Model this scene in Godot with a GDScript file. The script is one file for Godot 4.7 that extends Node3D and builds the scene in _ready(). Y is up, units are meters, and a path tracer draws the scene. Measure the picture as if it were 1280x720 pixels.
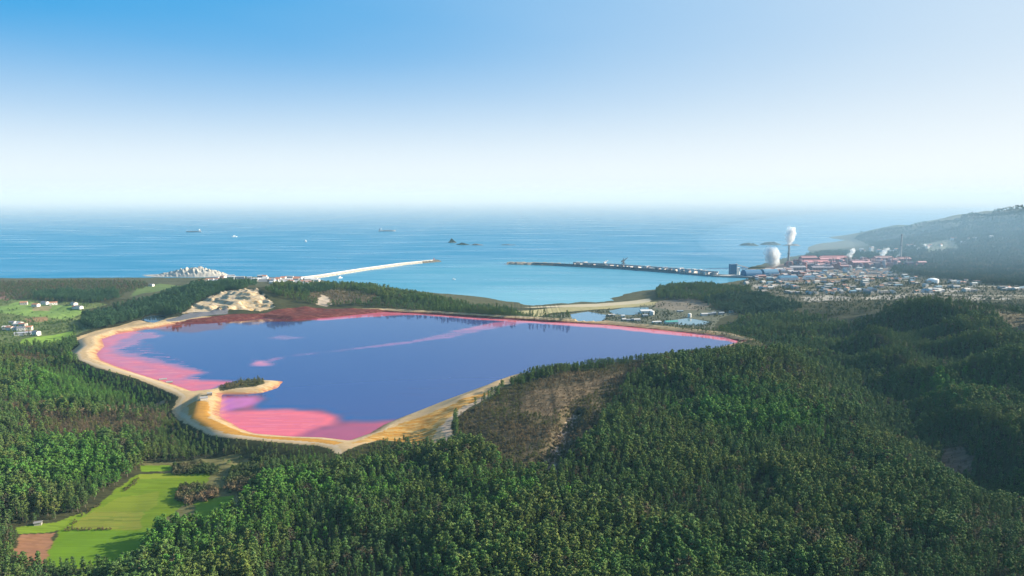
extends Node3D

# surveyed spot heights: east, height, north (metres)
const SPOTS := [Vector3(-400, 45, -200), Vector3(0, 70, -200), Vector3(400, 70, -200), Vector3(-900, 45, -250), Vector3(900, 70, -250), Vector3(0, 80, 100), Vector3(-1200, 60, 100), Vector3(1200, 80, 100), Vector3(-379, 22, -480), Vector3(-284, 22, -480), Vector3(-181, 34, -459), Vector3(-87, 44, -442), Vector3(0, 50, -431), Vector3(84, 54, -424), Vector3(168, 54, -424), Vector3(251, 54, -424), Vector3(341, 50, -431), Vector3(-386, 14, -542), Vector3(-359, 14, -601), Vector3(-376, 14, -570), Vector3(-356, 16, -669), Vector3(-332, 17, -687), Vector3(-272, 20, -622), Vector3(-470, 24, -670), Vector3(-555, 30, -721), Vector3(-636, 30, -832), Vector3(-553, 22, -857), Vector3(-441, 18, -837), Vector3(-868, 26, -1147), Vector3(-798, 22, -1163), Vector3(-616, 20, -1017), Vector3(-485, 18, -903), Vector3(-296, 20, -724), Vector3(-210, 24, -670), Vector3(-161, 26, -665), Vector3(-107, 32, -631), Vector3(-59, 40, -612), Vector3(-158, 36, -540), Vector3(-77, 42, -528), Vector3(0, 46, -534), Vector3(0, 48, -593), Vector3(-160, 26, -697), Vector3(-84, 33, -702), Vector3(-50, 40, -695), Vector3(-38, 53, -800), Vector3(10, 57, -870), Vector3(64, 63, -900), Vector3(132, 63, -930), Vector3(204, 64, -960), Vector3(274, 60, -1010), Vector3(335, 71, -980), Vector3(379, 78, -930), Vector3(50, 53, -700), Vector3(107, 52, -745), Vector3(200, 46, -800), Vector3(228, 47, -735), Vector3(108, 48, -560), Vector3(217, 48, -560), Vector3(323, 46, -640), Vector3(39, 43, -540), Vector3(380, 50, -890), Vector3(388, 46, -795), Vector3(378, 45, -685), Vector3(379, 46, -605), Vector3(387, 45, -550), Vector3(623, 25, -1230), Vector3(592, 25, -1120), Vector3(567, 23, -1030), Vector3(547, 21, -955), Vector3(524, 23, -880), Vector3(510, 22, -822), Vector3(498, 23, -770), Vector3(481, 24, -690), Vector3(479, 22, -640), Vector3(484, 21, -605), Vector3(621, 67, -1175), Vector3(587, 56, -1060), Vector3(558, 48, -962), Vector3(536, 37, -858), Vector3(520, 43, -772), Vector3(511, 49, -712), Vector3(508, 57, -662), Vector3(506, 64, -620), Vector3(681, 23, -1450), Vector3(738, 58, -1370), Vector3(780, 71, -1360), Vector3(817, 83, -1345), Vector3(836, 88, -1300), Vector3(885, 82, -1260), Vector3(937, 73, -1230), Vector3(788, 43, -1290), Vector3(725, 44, -1140), Vector3(671, 46, -1015), Vector3(623, 46, -875), Vector3(613, 46, -805), Vector3(767, 69, -1200), Vector3(739, 77, -1085), Vector3(691, 75, -945), Vector3(665, 72, -865), Vector3(949, 43, -1150), Vector3(692, 21, -760), Vector3(570, 1, -600), Vector3(443, 13, -1450), Vector3(516, 15, -1370), Vector3(584, 19, -1380), Vector3(611, 9, -1800), Vector3(534, 17, -2080), Vector3(-1020, -9, -1640), Vector3(-900, 25, -1750), Vector3(-841, 42, -1850), Vector3(-795, 47, -1950), Vector3(-631, 74, -1690), Vector3(-730, 46, -1600), Vector3(-572, 58, -1660), Vector3(-512, 55, -1830), Vector3(-420, 51, -1800), Vector3(-288, 40, -1760), Vector3(-163, 20, -1740), Vector3(0, 7, -1730), Vector3(-612, 36, -1536), Vector3(-697, 36, -1485), Vector3(-542, 36, -1569), Vector3(-425, 38, -1650), Vector3(-305, 36, -1626), Vector3(902, 12, -2149), Vector3(1141, 15, -2127), Vector3(1277, 20, -1952), Vector3(1305, 25, -1771), Vector3(1201, 10, -2517), Vector3(913, 6, -2452), Vector3(707, 16, -1676), Vector3(125, 4, -1771), Vector3(238, 5, -1693), Vector3(344, 5, -1627), Vector3(433, 6, -1759), Vector3(176, 3, -1884), Vector3(0, 2, -1849), Vector3(321, 2, -1961), Vector3(-863, 5, -2390), Vector3(-670, 4, -2398), Vector3(-999, 6, -2452), Vector3(-908, 4, -2518), Vector3(-762, 4, -2469), Vector3(-1070, 3, -2591), Vector3(-980, 3, -2552), Vector3(-1815, 8, -2435), Vector3(-1602, 10, -2372), Vector3(-1437, 10, -2372), Vector3(-1321, 7, -2468), Vector3(-2079, -12, -2793), Vector3(-1689, -12, -2793), Vector3(-1541, -12, -2947), Vector3(-1120, -8, -2673), Vector3(-1191, 22, -1725), Vector3(-1090, 22, -1725), Vector3(-1053, 24, -1446), Vector3(-929, 24, -1360), Vector3(-984, 22, -1553), Vector3(-962, 26, -1275), Vector3(-1417, 24, -1990), Vector3(-1251, 20, -1985), Vector3(1036, 5, -2787), Vector3(1371, 6, -3283), Vector3(1697, 6, -3664), Vector3(1243, -14, -3699), Vector3(1740, -14, -4424), Vector3(2283, -14, -4817), Vector3(2366, -25, -5691), Vector3(2797, -25, -6058), Vector3(3338, -30, -6891), Vector3(1947, -25, -5265), Vector3(2679, -14, -5498), Vector3(792, -5, -2569), Vector3(436, -8, -2339), Vector3(147, -5, -2092), Vector3(-209, -8, -2239), Vector3(0, -10, -2254), Vector3(308, -5, -2199), Vector3(-472, -10, -2536), Vector3(-599, -2, -2336), Vector3(1399, 14, -2560), Vector3(1506, 18, -2352), Vector3(1581, 26, -2119), Vector3(1483, 14, -3279), Vector3(1506, 16, -3091), Vector3(2610, 33, -5200), Vector3(2546, 76, -4800), Vector3(2598, 101, -4600), Vector3(2686, 140, -4400), Vector3(3068, 185, -4600), Vector3(3529, 213, -4800), Vector3(2219, 53, -4000), Vector3(2139, 50, -3300), Vector3(2442, 85, -3300), Vector3(1804, 23, -3050), Vector3(4188, 219, -4500), Vector3(2894, 134, -3300), Vector3(0, -20, -2700), Vector3(0, -20, -3600), Vector3(-1000, -20, -3200), Vector3(-2600, -20, -3600), Vector3(800, -20, -3600), Vector3(1000, -20, -4300), Vector3(1700, -20, -5000), Vector3(2200, -20, -6500), Vector3(1500, -40, -7800), Vector3(3000, -40, -7800), Vector3(2600, -30, -6800), Vector3(4500, -40, -9000), Vector3(7000, 60, -7500), Vector3(6000, 190, -4000), Vector3(9000, 0, -9000), Vector3(9000, 180, -4000), Vector3(6000, 120, -1000), Vector3(9000, 120, -500), Vector3(3000, 60, -2000), Vector3(-3000, 30, -2000), Vector3(-1800, 35, -1200), Vector3(-1500, 45, -600), Vector3(1800, 60, -1200), Vector3(1600, 70, -500), Vector3(3600, 150, -3000)]
const POND := [Vector2(-756, -1405), Vector2(-786, -1363), Vector2(-785, -1300), Vector2(-743, -1236), Vector2(-722, -1177), Vector2(-688, -1130), Vector2(-624, -1075), Vector2(-546, -1016), Vector2(-485, -972), Vector2(-444, -939), Vector2(-426, -947), Vector2(-416, -967), Vector2(-399, -989), Vector2(-367, -998), Vector2(-337, -994), Vector2(-335, -959), Vector2(-347, -935), Vector2(-370, -927), Vector2(-400, -927), Vector2(-364, -832), Vector2(-319, -784), Vector2(-295, -767), Vector2(-250, -757), Vector2(-213, -754), Vector2(-182, -744), Vector2(-164, -767), Vector2(-153, -798), Vector2(-138, -823), Vector2(-95, -882), Vector2(-45, -947), Vector2(-18, -972), Vector2(47, -994), Vector2(147, -1035), Vector2(248, -1102), Vector2(337, -1190), Vector2(429, -1278), Vector2(407, -1331), Vector2(324, -1380), Vector2(204, -1451), Vector2(70, -1489), Vector2(-72, -1539), Vector2(-185, -1582), Vector2(-303, -1616), Vector2(-368, -1571), Vector2(-415, -1539), Vector2(-487, -1509), Vector2(-560, -1539), Vector2(-602, -1509), Vector2(-660, -1479), Vector2(-716, -1469)]
const DYKE := [Vector2(-767, -1503), Vector2(-818, -1533), Vector2(-823, -1467), Vector2(-850, -1413), Vector2(-860, -1341), Vector2(-792, -1245), Vector2(-793, -1221), Vector2(-731, -1131), Vector2(-654, -1062), Vector2(-554, -993), Vector2(-464, -918), Vector2(-449, -906), Vector2(-451, -900), Vector2(-450, -888), Vector2(-396, -810), Vector2(-344, -759), Vector2(-311, -741), Vector2(-263, -729), Vector2(-212, -720), Vector2(-192, -711), Vector2(-183, -702), Vector2(-171, -711), Vector2(-146, -735), Vector2(-124, -738), Vector2(-90, -723), Vector2(-69, -720), Vector2(-62, -711), Vector2(-70, -762), Vector2(-56, -789), Vector2(-39, -816), Vector2(-13, -870), Vector2(50, -985), Vector2(152, -1027), Vector2(253, -1095), Vector2(343, -1183), Vector2(528, -1338), Vector2(450, -1275), Vector2(354, -1368), Vector2(205, -1452), Vector2(70, -1497), Vector2(-73, -1548), Vector2(-187, -1593), Vector2(-306, -1632), Vector2(-381, -1626), Vector2(-455, -1620), Vector2(-544, -1575), Vector2(-624, -1521)]
const ORANGE_BANK := [Vector2(-173, -720), Vector2(-153, -750), Vector2(-132, -786), Vector2(-87, -813), Vector2(-40, -849), Vector2(-19, -867), Vector2(-40, -834), Vector2(-62, -798), Vector2(-78, -771), Vector2(-84, -741), Vector2(-88, -720), Vector2(-124, -735), Vector2(-146, -735)]
const ORANGE_COVE := [Vector2(-428, -888), Vector2(-395, -876), Vector2(-366, -810), Vector2(-309, -759), Vector2(-277, -744), Vector2(-212, -735), Vector2(-182, -723), Vector2(-190, -717), Vector2(-227, -726), Vector2(-274, -735), Vector2(-321, -753), Vector2(-361, -783), Vector2(-396, -825)]
const CREST_ROAD := [Vector2(-849, -1326), Vector2(-779, -1230), Vector2(-760, -1179), Vector2(-718, -1119), Vector2(-653, -1065), Vector2(-556, -1002), Vector2(-466, -927), Vector2(-445, -906), Vector2(-446, -900), Vector2(-447, -891), Vector2(-390, -807), Vector2(-342, -759), Vector2(-312, -744), Vector2(-264, -732), Vector2(-212, -723), Vector2(-191, -714), Vector2(-183, -702), Vector2(-178, -705), Vector2(-187, -717), Vector2(-213, -726), Vector2(-265, -735), Vector2(-312, -750), Vector2(-341, -762), Vector2(-386, -807), Vector2(-440, -891), Vector2(-441, -900), Vector2(-438, -906), Vector2(-465, -933), Vector2(-564, -1023), Vector2(-656, -1077), Vector2(-710, -1119), Vector2(-740, -1161), Vector2(-764, -1221), Vector2(-813, -1284)]
const BANK_ROAD := [Vector2(-79, -753), Vector2(-70, -720), Vector2(-61, -711), Vector2(-69, -762), Vector2(-56, -789), Vector2(-34, -825), Vector2(-12, -870), Vector2(-19, -867), Vector2(-40, -828), Vector2(-62, -795), Vector2(-75, -768)]
const DARK_BASIN := [Vector2(-810, -1488), Vector2(-822, -1545), Vector2(-790, -1557), Vector2(-761, -1494), Vector2(-764, -1452)]
const TAILINGS_DITCH := [Vector2(-753, -1482), Vector2(-720, -1536), Vector2(-652, -1569), Vector2(-642, -1548), Vector2(-696, -1503), Vector2(-737, -1461)]
const QUARRY := [Vector2(-740, -1533), Vector2(-755, -1635), Vector2(-750, -1698), Vector2(-744, -1797), Vector2(-643, -1713), Vector2(-604, -1668), Vector2(-576, -1632), Vector2(-554, -1605), Vector2(-571, -1572), Vector2(-643, -1569), Vector2(-720, -1536)]
const QUARRY_SMALL := [Vector2(-474, -1656), Vector2(-483, -1737), Vector2(-464, -1728), Vector2(-439, -1677), Vector2(-446, -1644)]
const RED_SHORE := [Vector2(-638, -1539), Vector2(-567, -1560), Vector2(-548, -1587), Vector2(-494, -1623), Vector2(-381, -1626), Vector2(-304, -1623), Vector2(-186, -1590), Vector2(0, -1521), Vector2(205, -1452), Vector2(380, -1347), Vector2(448, -1269), Vector2(419, -1248), Vector2(323, -1374), Vector2(203, -1443), Vector2(70, -1482), Vector2(-72, -1533), Vector2(-185, -1575), Vector2(-302, -1608), Vector2(-366, -1560), Vector2(-412, -1527), Vector2(-483, -1497), Vector2(-555, -1527), Vector2(-597, -1497), Vector2(-657, -1473), Vector2(-705, -1464), Vector2(-729, -1461)]
const PENINSULA_SCRUB := [Vector2(-408, -933), Vector2(-425, -1005), Vector2(-415, -1029), Vector2(-388, -1029), Vector2(-353, -966), Vector2(-360, -948), Vector2(-380, -942)]
const FIELD_LONG := [Vector2(-384, -681), Vector2(-312, -684), Vector2(-305, -666), Vector2(-304, -645), Vector2(-305, -627), Vector2(-304, -606), Vector2(-305, -588), Vector2(-306, -564), Vector2(-304, -546), Vector2(-301, -531), Vector2(-288, -501), Vector2(-327, -492), Vector2(-362, -498), Vector2(-390, -564), Vector2(-387, -579), Vector2(-386, -600), Vector2(-386, -636)]
const FIELD_MID := [Vector2(-385, -585), Vector2(-383, -603), Vector2(-335, -600), Vector2(-320, -564), Vector2(-340, -567), Vector2(-382, -570)]
const FIELD_STRIP_A := [Vector2(-390, -567), Vector2(-351, -567), Vector2(-310, -558), Vector2(-286, -501), Vector2(-329, -495), Vector2(-359, -498)]
const FIELD_STRIP_B := [Vector2(-375, -630), Vector2(-343, -642), Vector2(-330, -612), Vector2(-332, -600), Vector2(-383, -603)]
const FIELD_HIGH := [Vector2(-382, -681), Vector2(-324, -687), Vector2(-323, -675), Vector2(-379, -669)]
const CLEARING := [Vector2(-398, -711), Vector2(-295, -720), Vector2(-256, -696), Vector2(-242, -645), Vector2(-241, -582), Vector2(-255, -552), Vector2(-289, -549), Vector2(-329, -600), Vector2(-345, -669)]
const HEDGE_A := [Vector2(-387, -570), Vector2(-352, -570), Vector2(-331, -564), Vector2(-329, -561), Vector2(-349, -564), Vector2(-384, -564)]
const HEDGE_B := [Vector2(-377, -633), Vector2(-380, -678), Vector2(-371, -654), Vector2(-386, -600), Vector2(-390, -597)]
const HEDGE_C := [Vector2(-388, -573), Vector2(-387, -597), Vector2(-386, -597), Vector2(-382, -567)]
const FIELD_TOP := [Vector2(-393, -702), Vector2(-363, -705), Vector2(-355, -690), Vector2(-385, -687)]
const FIELD_SIDE := [Vector2(-295, -612), Vector2(-284, -618), Vector2(-262, -621), Vector2(-243, -570), Vector2(-271, -570)]
const FIELD_LEFT := [Vector2(-428, -567), Vector2(-403, -579), Vector2(-390, -600), Vector2(-385, -594), Vector2(-385, -573), Vector2(-398, -561), Vector2(-420, -555)]
const PLOUGHED := [Vector2(-418, -555), Vector2(-391, -561), Vector2(-361, -501), Vector2(-377, -492)]
const BRUSH_HEDGE := [Vector2(-359, -702), Vector2(-332, -705), Vector2(-304, -693), Vector2(-300, -678), Vector2(-347, -681)]
const BRUSH_MOUND := [Vector2(-325, -651), Vector2(-309, -654), Vector2(-284, -642), Vector2(-275, -615), Vector2(-296, -609), Vector2(-314, -618)]
const BRUSH_EDGE := [Vector2(-290, -687), Vector2(-271, -714), Vector2(-251, -669), Vector2(-257, -624), Vector2(-276, -636)]
const BARE_STRIP := [Vector2(-582, -879), Vector2(-556, -915), Vector2(-468, -909), Vector2(-465, -903), Vector2(-523, -894), Vector2(-566, -861)]
const BROWN_WOOD_A := [Vector2(-645, -873), Vector2(-622, -900), Vector2(-554, -843), Vector2(-462, -879), Vector2(-433, -852), Vector2(-434, -786), Vector2(-467, -747), Vector2(-536, -744)]
const BROWN_WOOD_B := [Vector2(-893, -1182), Vector2(-816, -1191), Vector2(-771, -1128), Vector2(-834, -1101)]
const BROWN_WOOD_C := [Vector2(-776, -1023), Vector2(-763, -1038), Vector2(-628, -852), Vector2(-644, -843)]
const GREEN_A := [Vector2(-767, -1062), Vector2(-741, -1119), Vector2(-641, -1041), Vector2(-484, -924), Vector2(-502, -915), Vector2(-568, -882), Vector2(-635, -888)]
const GREEN_B := [Vector2(-534, -705), Vector2(-522, -750), Vector2(-450, -735), Vector2(-405, -708), Vector2(-388, -669), Vector2(-405, -630), Vector2(-450, -618), Vector2(-486, -633)]
const GREEN_C := [Vector2(-319, -582), Vector2(-288, -591), Vector2(-234, -564), Vector2(-190, -483), Vector2(-230, -480), Vector2(-285, -504), Vector2(-315, -549)]
const GREEN_D := [Vector2(-242, -657), Vector2(-214, -663), Vector2(-172, -543), Vector2(-165, -489), Vector2(-186, -480), Vector2(-219, -558)]
const GREEN_E := [Vector2(212, -810), Vector2(294, -852), Vector2(344, -801), Vector2(310, -681), Vector2(250, -696), Vector2(198, -720)]
const GREEN_F := [Vector2(-144, -642), Vector2(-128, -684), Vector2(-97, -531), Vector2(-120, -549)]
const GREEN_G := [Vector2(-38, -624), Vector2(7, -594), Vector2(34, -552), Vector2(-13, -519), Vector2(-48, -570)]
const GREEN_H := [Vector2(563, -930), Vector2(608, -915), Vector2(576, -819), Vector2(536, -816)]
const SCRUB_HILL := [Vector2(-63, -780), Vector2(-38, -801), Vector2(-10, -849), Vector2(10, -873), Vector2(64, -906), Vector2(134, -945), Vector2(184, -975), Vector2(196, -948), Vector2(157, -882), Vector2(127, -819), Vector2(88, -696), Vector2(44, -600), Vector2(11, -606), Vector2(-16, -645), Vector2(-42, -690), Vector2(-56, -717)]
const SCRUB_BALD := [Vector2(20, -840), Vector2(82, -867), Vector2(147, -918), Vector2(166, -933), Vector2(125, -876), Vector2(71, -795), Vector2(45, -756), Vector2(9, -777)]
const GULLY := [Vector2(73, -780), Vector2(56, -708), Vector2(43, -657), Vector2(29, -609)]
const BALD_RIGHT := [Vector2(473, -729), Vector2(491, -723), Vector2(482, -687), Vector2(447, -660), Vector2(432, -669)]
const BALD_FAR := [Vector2(906, -1290), Vector2(978, -1284), Vector2(843, -1101), Vector2(868, -1212)]
const VILLAGE_FIELDS := [Vector2(-998, -1245), Vector2(-887, -1254), Vector2(-850, -1284), Vector2(-870, -1356), Vector2(-870, -1452), Vector2(-1050, -1683), Vector2(-1077, -1716), Vector2(-1048, -1773), Vector2(-1094, -1800), Vector2(-1214, -1821), Vector2(-1384, -1881), Vector2(-1501, -1890)]
const MEADOW_A := [Vector2(-931, -1278), Vector2(-952, -1326), Vector2(-930, -1362), Vector2(-905, -1404), Vector2(-879, -1371), Vector2(-854, -1284), Vector2(-872, -1254)]
const MEADOW_B := [Vector2(-1299, -1734), Vector2(-1311, -1839), Vector2(-1230, -1782), Vector2(-1100, -1734), Vector2(-1065, -1695), Vector2(-1084, -1650), Vector2(-1152, -1638), Vector2(-1240, -1653)]
const MEADOW_C := [Vector2(-1058, -1908), Vector2(-1028, -2049), Vector2(-1039, -2202), Vector2(-1166, -2274), Vector2(-1172, -2139)]
const FALLOW_A := [Vector2(-1155, -1620), Vector2(-1124, -1653), Vector2(-1102, -1614), Vector2(-1114, -1566)]
const FALLOW_B := [Vector2(-1556, -2085), Vector2(-1488, -2037), Vector2(-1350, -1839), Vector2(-1354, -1809)]
const FALLOW_C := [Vector2(-1234, -1758), Vector2(-1179, -1755), Vector2(-1151, -1701), Vector2(-1189, -1698)]
const COAST_WOOD := [Vector2(-1822, -2301), Vector2(-1586, -2349), Vector2(-1406, -2367), Vector2(-1247, -2328), Vector2(-1141, -2175), Vector2(-1111, -1983), Vector2(-1056, -1845), Vector2(-1083, -1782), Vector2(-1228, -1812), Vector2(-1397, -1869), Vector2(-1480, -1863)]
const COAST_WOOD_DARK := [Vector2(-1368, -1953), Vector2(-1164, -2016), Vector2(-1056, -1845), Vector2(-1089, -1791), Vector2(-1283, -1845)]
const RIDGE_WOOD := [Vector2(-916, -1455), Vector2(-1048, -1677), Vector2(-1034, -1731), Vector2(-964, -1833), Vector2(-974, -2064), Vector2(-973, -2388), Vector2(-815, -2199), Vector2(-674, -1701), Vector2(-742, -1680), Vector2(-752, -1623), Vector2(-739, -1524), Vector2(-799, -1515), Vector2(-820, -1455), Vector2(-807, -1347)]
const POND_WOOD := [Vector2(-612, -1692), Vector2(-624, -1914), Vector2(-552, -1974), Vector2(-432, -2058), Vector2(-266, -1899), Vector2(-149, -1824), Vector2(0, -1791), Vector2(131, -1491), Vector2(129, -1464), Vector2(-72, -1536), Vector2(-225, -1602), Vector2(-387, -1656), Vector2(-490, -1644), Vector2(-573, -1665)]
const POND_BROWN := [Vector2(-526, -1770), Vector2(-464, -1893), Vector2(-354, -1782), Vector2(-318, -1701), Vector2(-411, -1674), Vector2(-490, -1677)]
const POND_WOOD_DARK := [Vector2(-544, -1794), Vector2(-533, -1905), Vector2(-465, -1812), Vector2(-506, -1734), Vector2(-582, -1692)]
const BEACH := [Vector2(-84, -1800), Vector2(44, -1869), Vector2(179, -1914), Vector2(321, -1962), Vector2(402, -1998), Vector2(397, -1941), Vector2(311, -1899), Vector2(172, -1842), Vector2(0, -1797)]
const DUNE := [Vector2(-41, -1743), Vector2(108, -1848), Vector2(267, -1902), Vector2(408, -1938), Vector2(397, -1884), Vector2(257, -1827), Vector2(103, -1758), Vector2(0, -1542)]
const MARSH := [Vector2(0, -1524), Vector2(122, -1743), Vector2(323, -1839), Vector2(426, -1917), Vector2(514, -1830), Vector2(566, -1725), Vector2(507, -1662), Vector2(387, -1371), Vector2(238, -1446), Vector2(106, -1500)]
const FILL_SITE := [Vector2(421, -1947), Vector2(505, -1965), Vector2(548, -1875), Vector2(501, -1782), Vector2(419, -1788), Vector2(378, -1845)]
const BASIN_A := [Vector2(148, -1731), Vector2(197, -1773), Vector2(238, -1722), Vector2(193, -1470), Vector2(142, -1479)]
const BASIN_B := [Vector2(251, -1785), Vector2(301, -1839), Vector2(367, -1845), Vector2(359, -1770), Vector2(303, -1722), Vector2(260, -1734)]
const BASIN_C := [Vector2(381, -1638), Vector2(430, -1668), Vector2(474, -1617), Vector2(431, -1560), Vector2(388, -1575)]
const KNOLL_WOOD_A := [Vector2(454, -2160), Vector2(550, -2304), Vector2(653, -2334), Vector2(710, -2214), Vector2(737, -2106), Vector2(664, -1962), Vector2(568, -1869), Vector2(495, -1926), Vector2(420, -1974)]
const KNOLL_WOOD_B := [Vector2(529, -1884), Vector2(655, -2004), Vector2(743, -1989), Vector2(760, -1857), Vector2(739, -1740), Vector2(654, -1641), Vector2(575, -1692), Vector2(534, -1788)]
const DYKE_END_WOOD := [Vector2(394, -1368), Vector2(548, -1611), Vector2(688, -1632), Vector2(711, -1437), Vector2(579, -1170), Vector2(527, -1335), Vector2(437, -1281)]
const PLAIN := [Vector2(772, -2325), Vector2(964, -2764), Vector2(1211, -2896), Vector2(1447, -2968), Vector2(1438, -2620), Vector2(1506, -2352), Vector2(1576, -2079), Vector2(992, -1302), Vector2(872, -1284), Vector2(819, -1521), Vector2(702, -1575), Vector2(747, -1773), Vector2(747, -2064)]
const PLANT_YARD := [Vector2(903, -2632), Vector2(1107, -2980), Vector2(1335, -3196), Vector2(1510, -3100), Vector2(1532, -2776), Vector2(1374, -2512), Vector2(1104, -2370), Vector2(921, -2397)]
const PALE_YARDS := [[Vector2(826, -1947), Vector2(930, -1992), Vector2(948, -1905), Vector2(872, -1776), Vector2(787, -1818)], [Vector2(987, -1920), Vector2(1167, -2040), Vector2(1121, -1935), Vector2(927, -1770)], [Vector2(810, -2316), Vector2(960, -2388), Vector2(925, -2268), Vector2(776, -2181)], [Vector2(1235, -2118), Vector2(1393, -2133), Vector2(1343, -2040), Vector2(1166, -1998)], [Vector2(1288, -1935), Vector2(1380, -1899), Vector2(1326, -1806), Vector2(1206, -1794)]]
const OCHRE_YARD := [Vector2(1102, -2632), Vector2(1262, -2680), Vector2(1295, -2560), Vector2(1126, -2418)]
const PLANT_WOOD := [Vector2(1384, -3316), Vector2(1666, -3688), Vector2(1773, -3628), Vector2(1785, -3208), Vector2(1804, -3112), Vector2(1584, -2872), Vector2(1487, -3052), Vector2(1310, -3052)]
const FAR_WOOD := [Vector2(1438, -2620), Vector2(1506, -2352), Vector2(1576, -2079), Vector2(1656, -2058), Vector2(3288, -4144), Vector2(3374, -4588), Vector2(3005, -4504), Vector2(2662, -4360), Vector2(2551, -4516), Vector2(2517, -4744), Vector2(2484, -4948), Vector2(2174, -4396), Vector2(1819, -3340), Vector2(1748, -3076)]
const FAR_TOWN := [Vector2(2168, -3676), Vector2(2328, -3664), Vector2(2142, -3304), Vector2(1983, -3292)]
const VILLAGE := [Vector2(-1116.7, -1524), Vector2(-1083.4, -1500), Vector2(-1043.7, -1416), Vector2(-1032, -1416), Vector2(-1060.7, -1428), Vector2(-1009.5, -1422), Vector2(-1020.4, -1416), Vector2(-984.4, -1374), Vector2(-982.6, -1383), Vector2(-952.1, -1362), Vector2(-1060.7, -1461), Vector2(-1046.6, -1458)]
const HAMLET := [Vector2(-1217.2, -1782), Vector2(-1184.4, -1767), Vector2(-1119.3, -1749), Vector2(-1096.8, -1719), Vector2(-1087, -1716), Vector2(-1215.6, -1746), Vector2(-1149.8, -2187), Vector2(-1263, -1770)]
const FIELD_HUT := Vector2(-414.3, -573)
const QUARRY_TRUCKS := [Vector2(-668.6, -1560), Vector2(-654, -1569)]
const DYKE_SHEDS := [Vector2(-520.1, -1005), Vector2(-501.7, -987), Vector2(-406, -885), Vector2(-407.6, -906)]
const POND_STREAKS := [
	[[Vector2(-755, -1257), Vector2(-704, -1300), Vector2(-618, -1190), Vector2(-480, -1055), Vector2(-490, -1007), Vector2(-565, -1035), Vector2(-675, -1130)], Color(0.52, 0.13, 0.20), 0.12],
	[[Vector2(-716, -1190), Vector2(-571, -1097), Vector2(-466, -1007), Vector2(-454, -955), Vector2(-606, -1065)], Color(0.66, 0.17, 0.16), 0.1],
	[[Vector2(-370, -848), Vector2(-318, -858), Vector2(-241, -842), Vector2(-216, -819), Vector2(-241, -773), Vector2(-322, -790)], Color(0.50, 0.10, 0.16), 0.12],
	[[Vector2(-363, -832), Vector2(-305, -851), Vector2(-229, -832), Vector2(-250, -773), Vector2(-308, -778)], Color(0.66, 0.14, 0.15), 0.1],
	[[Vector2(-478, -1190), Vector2(-335, -1293), Vector2(-131, -1397), Vector2(-31, -1331), Vector2(-112, -1190), Vector2(-280, -1075), Vector2(-378, -1065)], Color(0.055, 0.066, 0.19), 0.05],
	[[Vector2(-219, -832), Vector2(-140, -980), Vector2(0, -1190), Vector2(157, -1331), Vector2(178, -1257), Vector2(0, -1026), Vector2(-144, -865)], Color(0.052, 0.060, 0.175), 0.05],
]
const WATER_BLUE := Color(0.042, 0.062, 0.185)
const SEA_DEEP := Color(0.010, 0.165, 0.30)
const SEA_BAY := Color(0.055, 0.235, 0.335)
const SEA_SHALLOW := Color(0.12, 0.31, 0.39)
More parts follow.
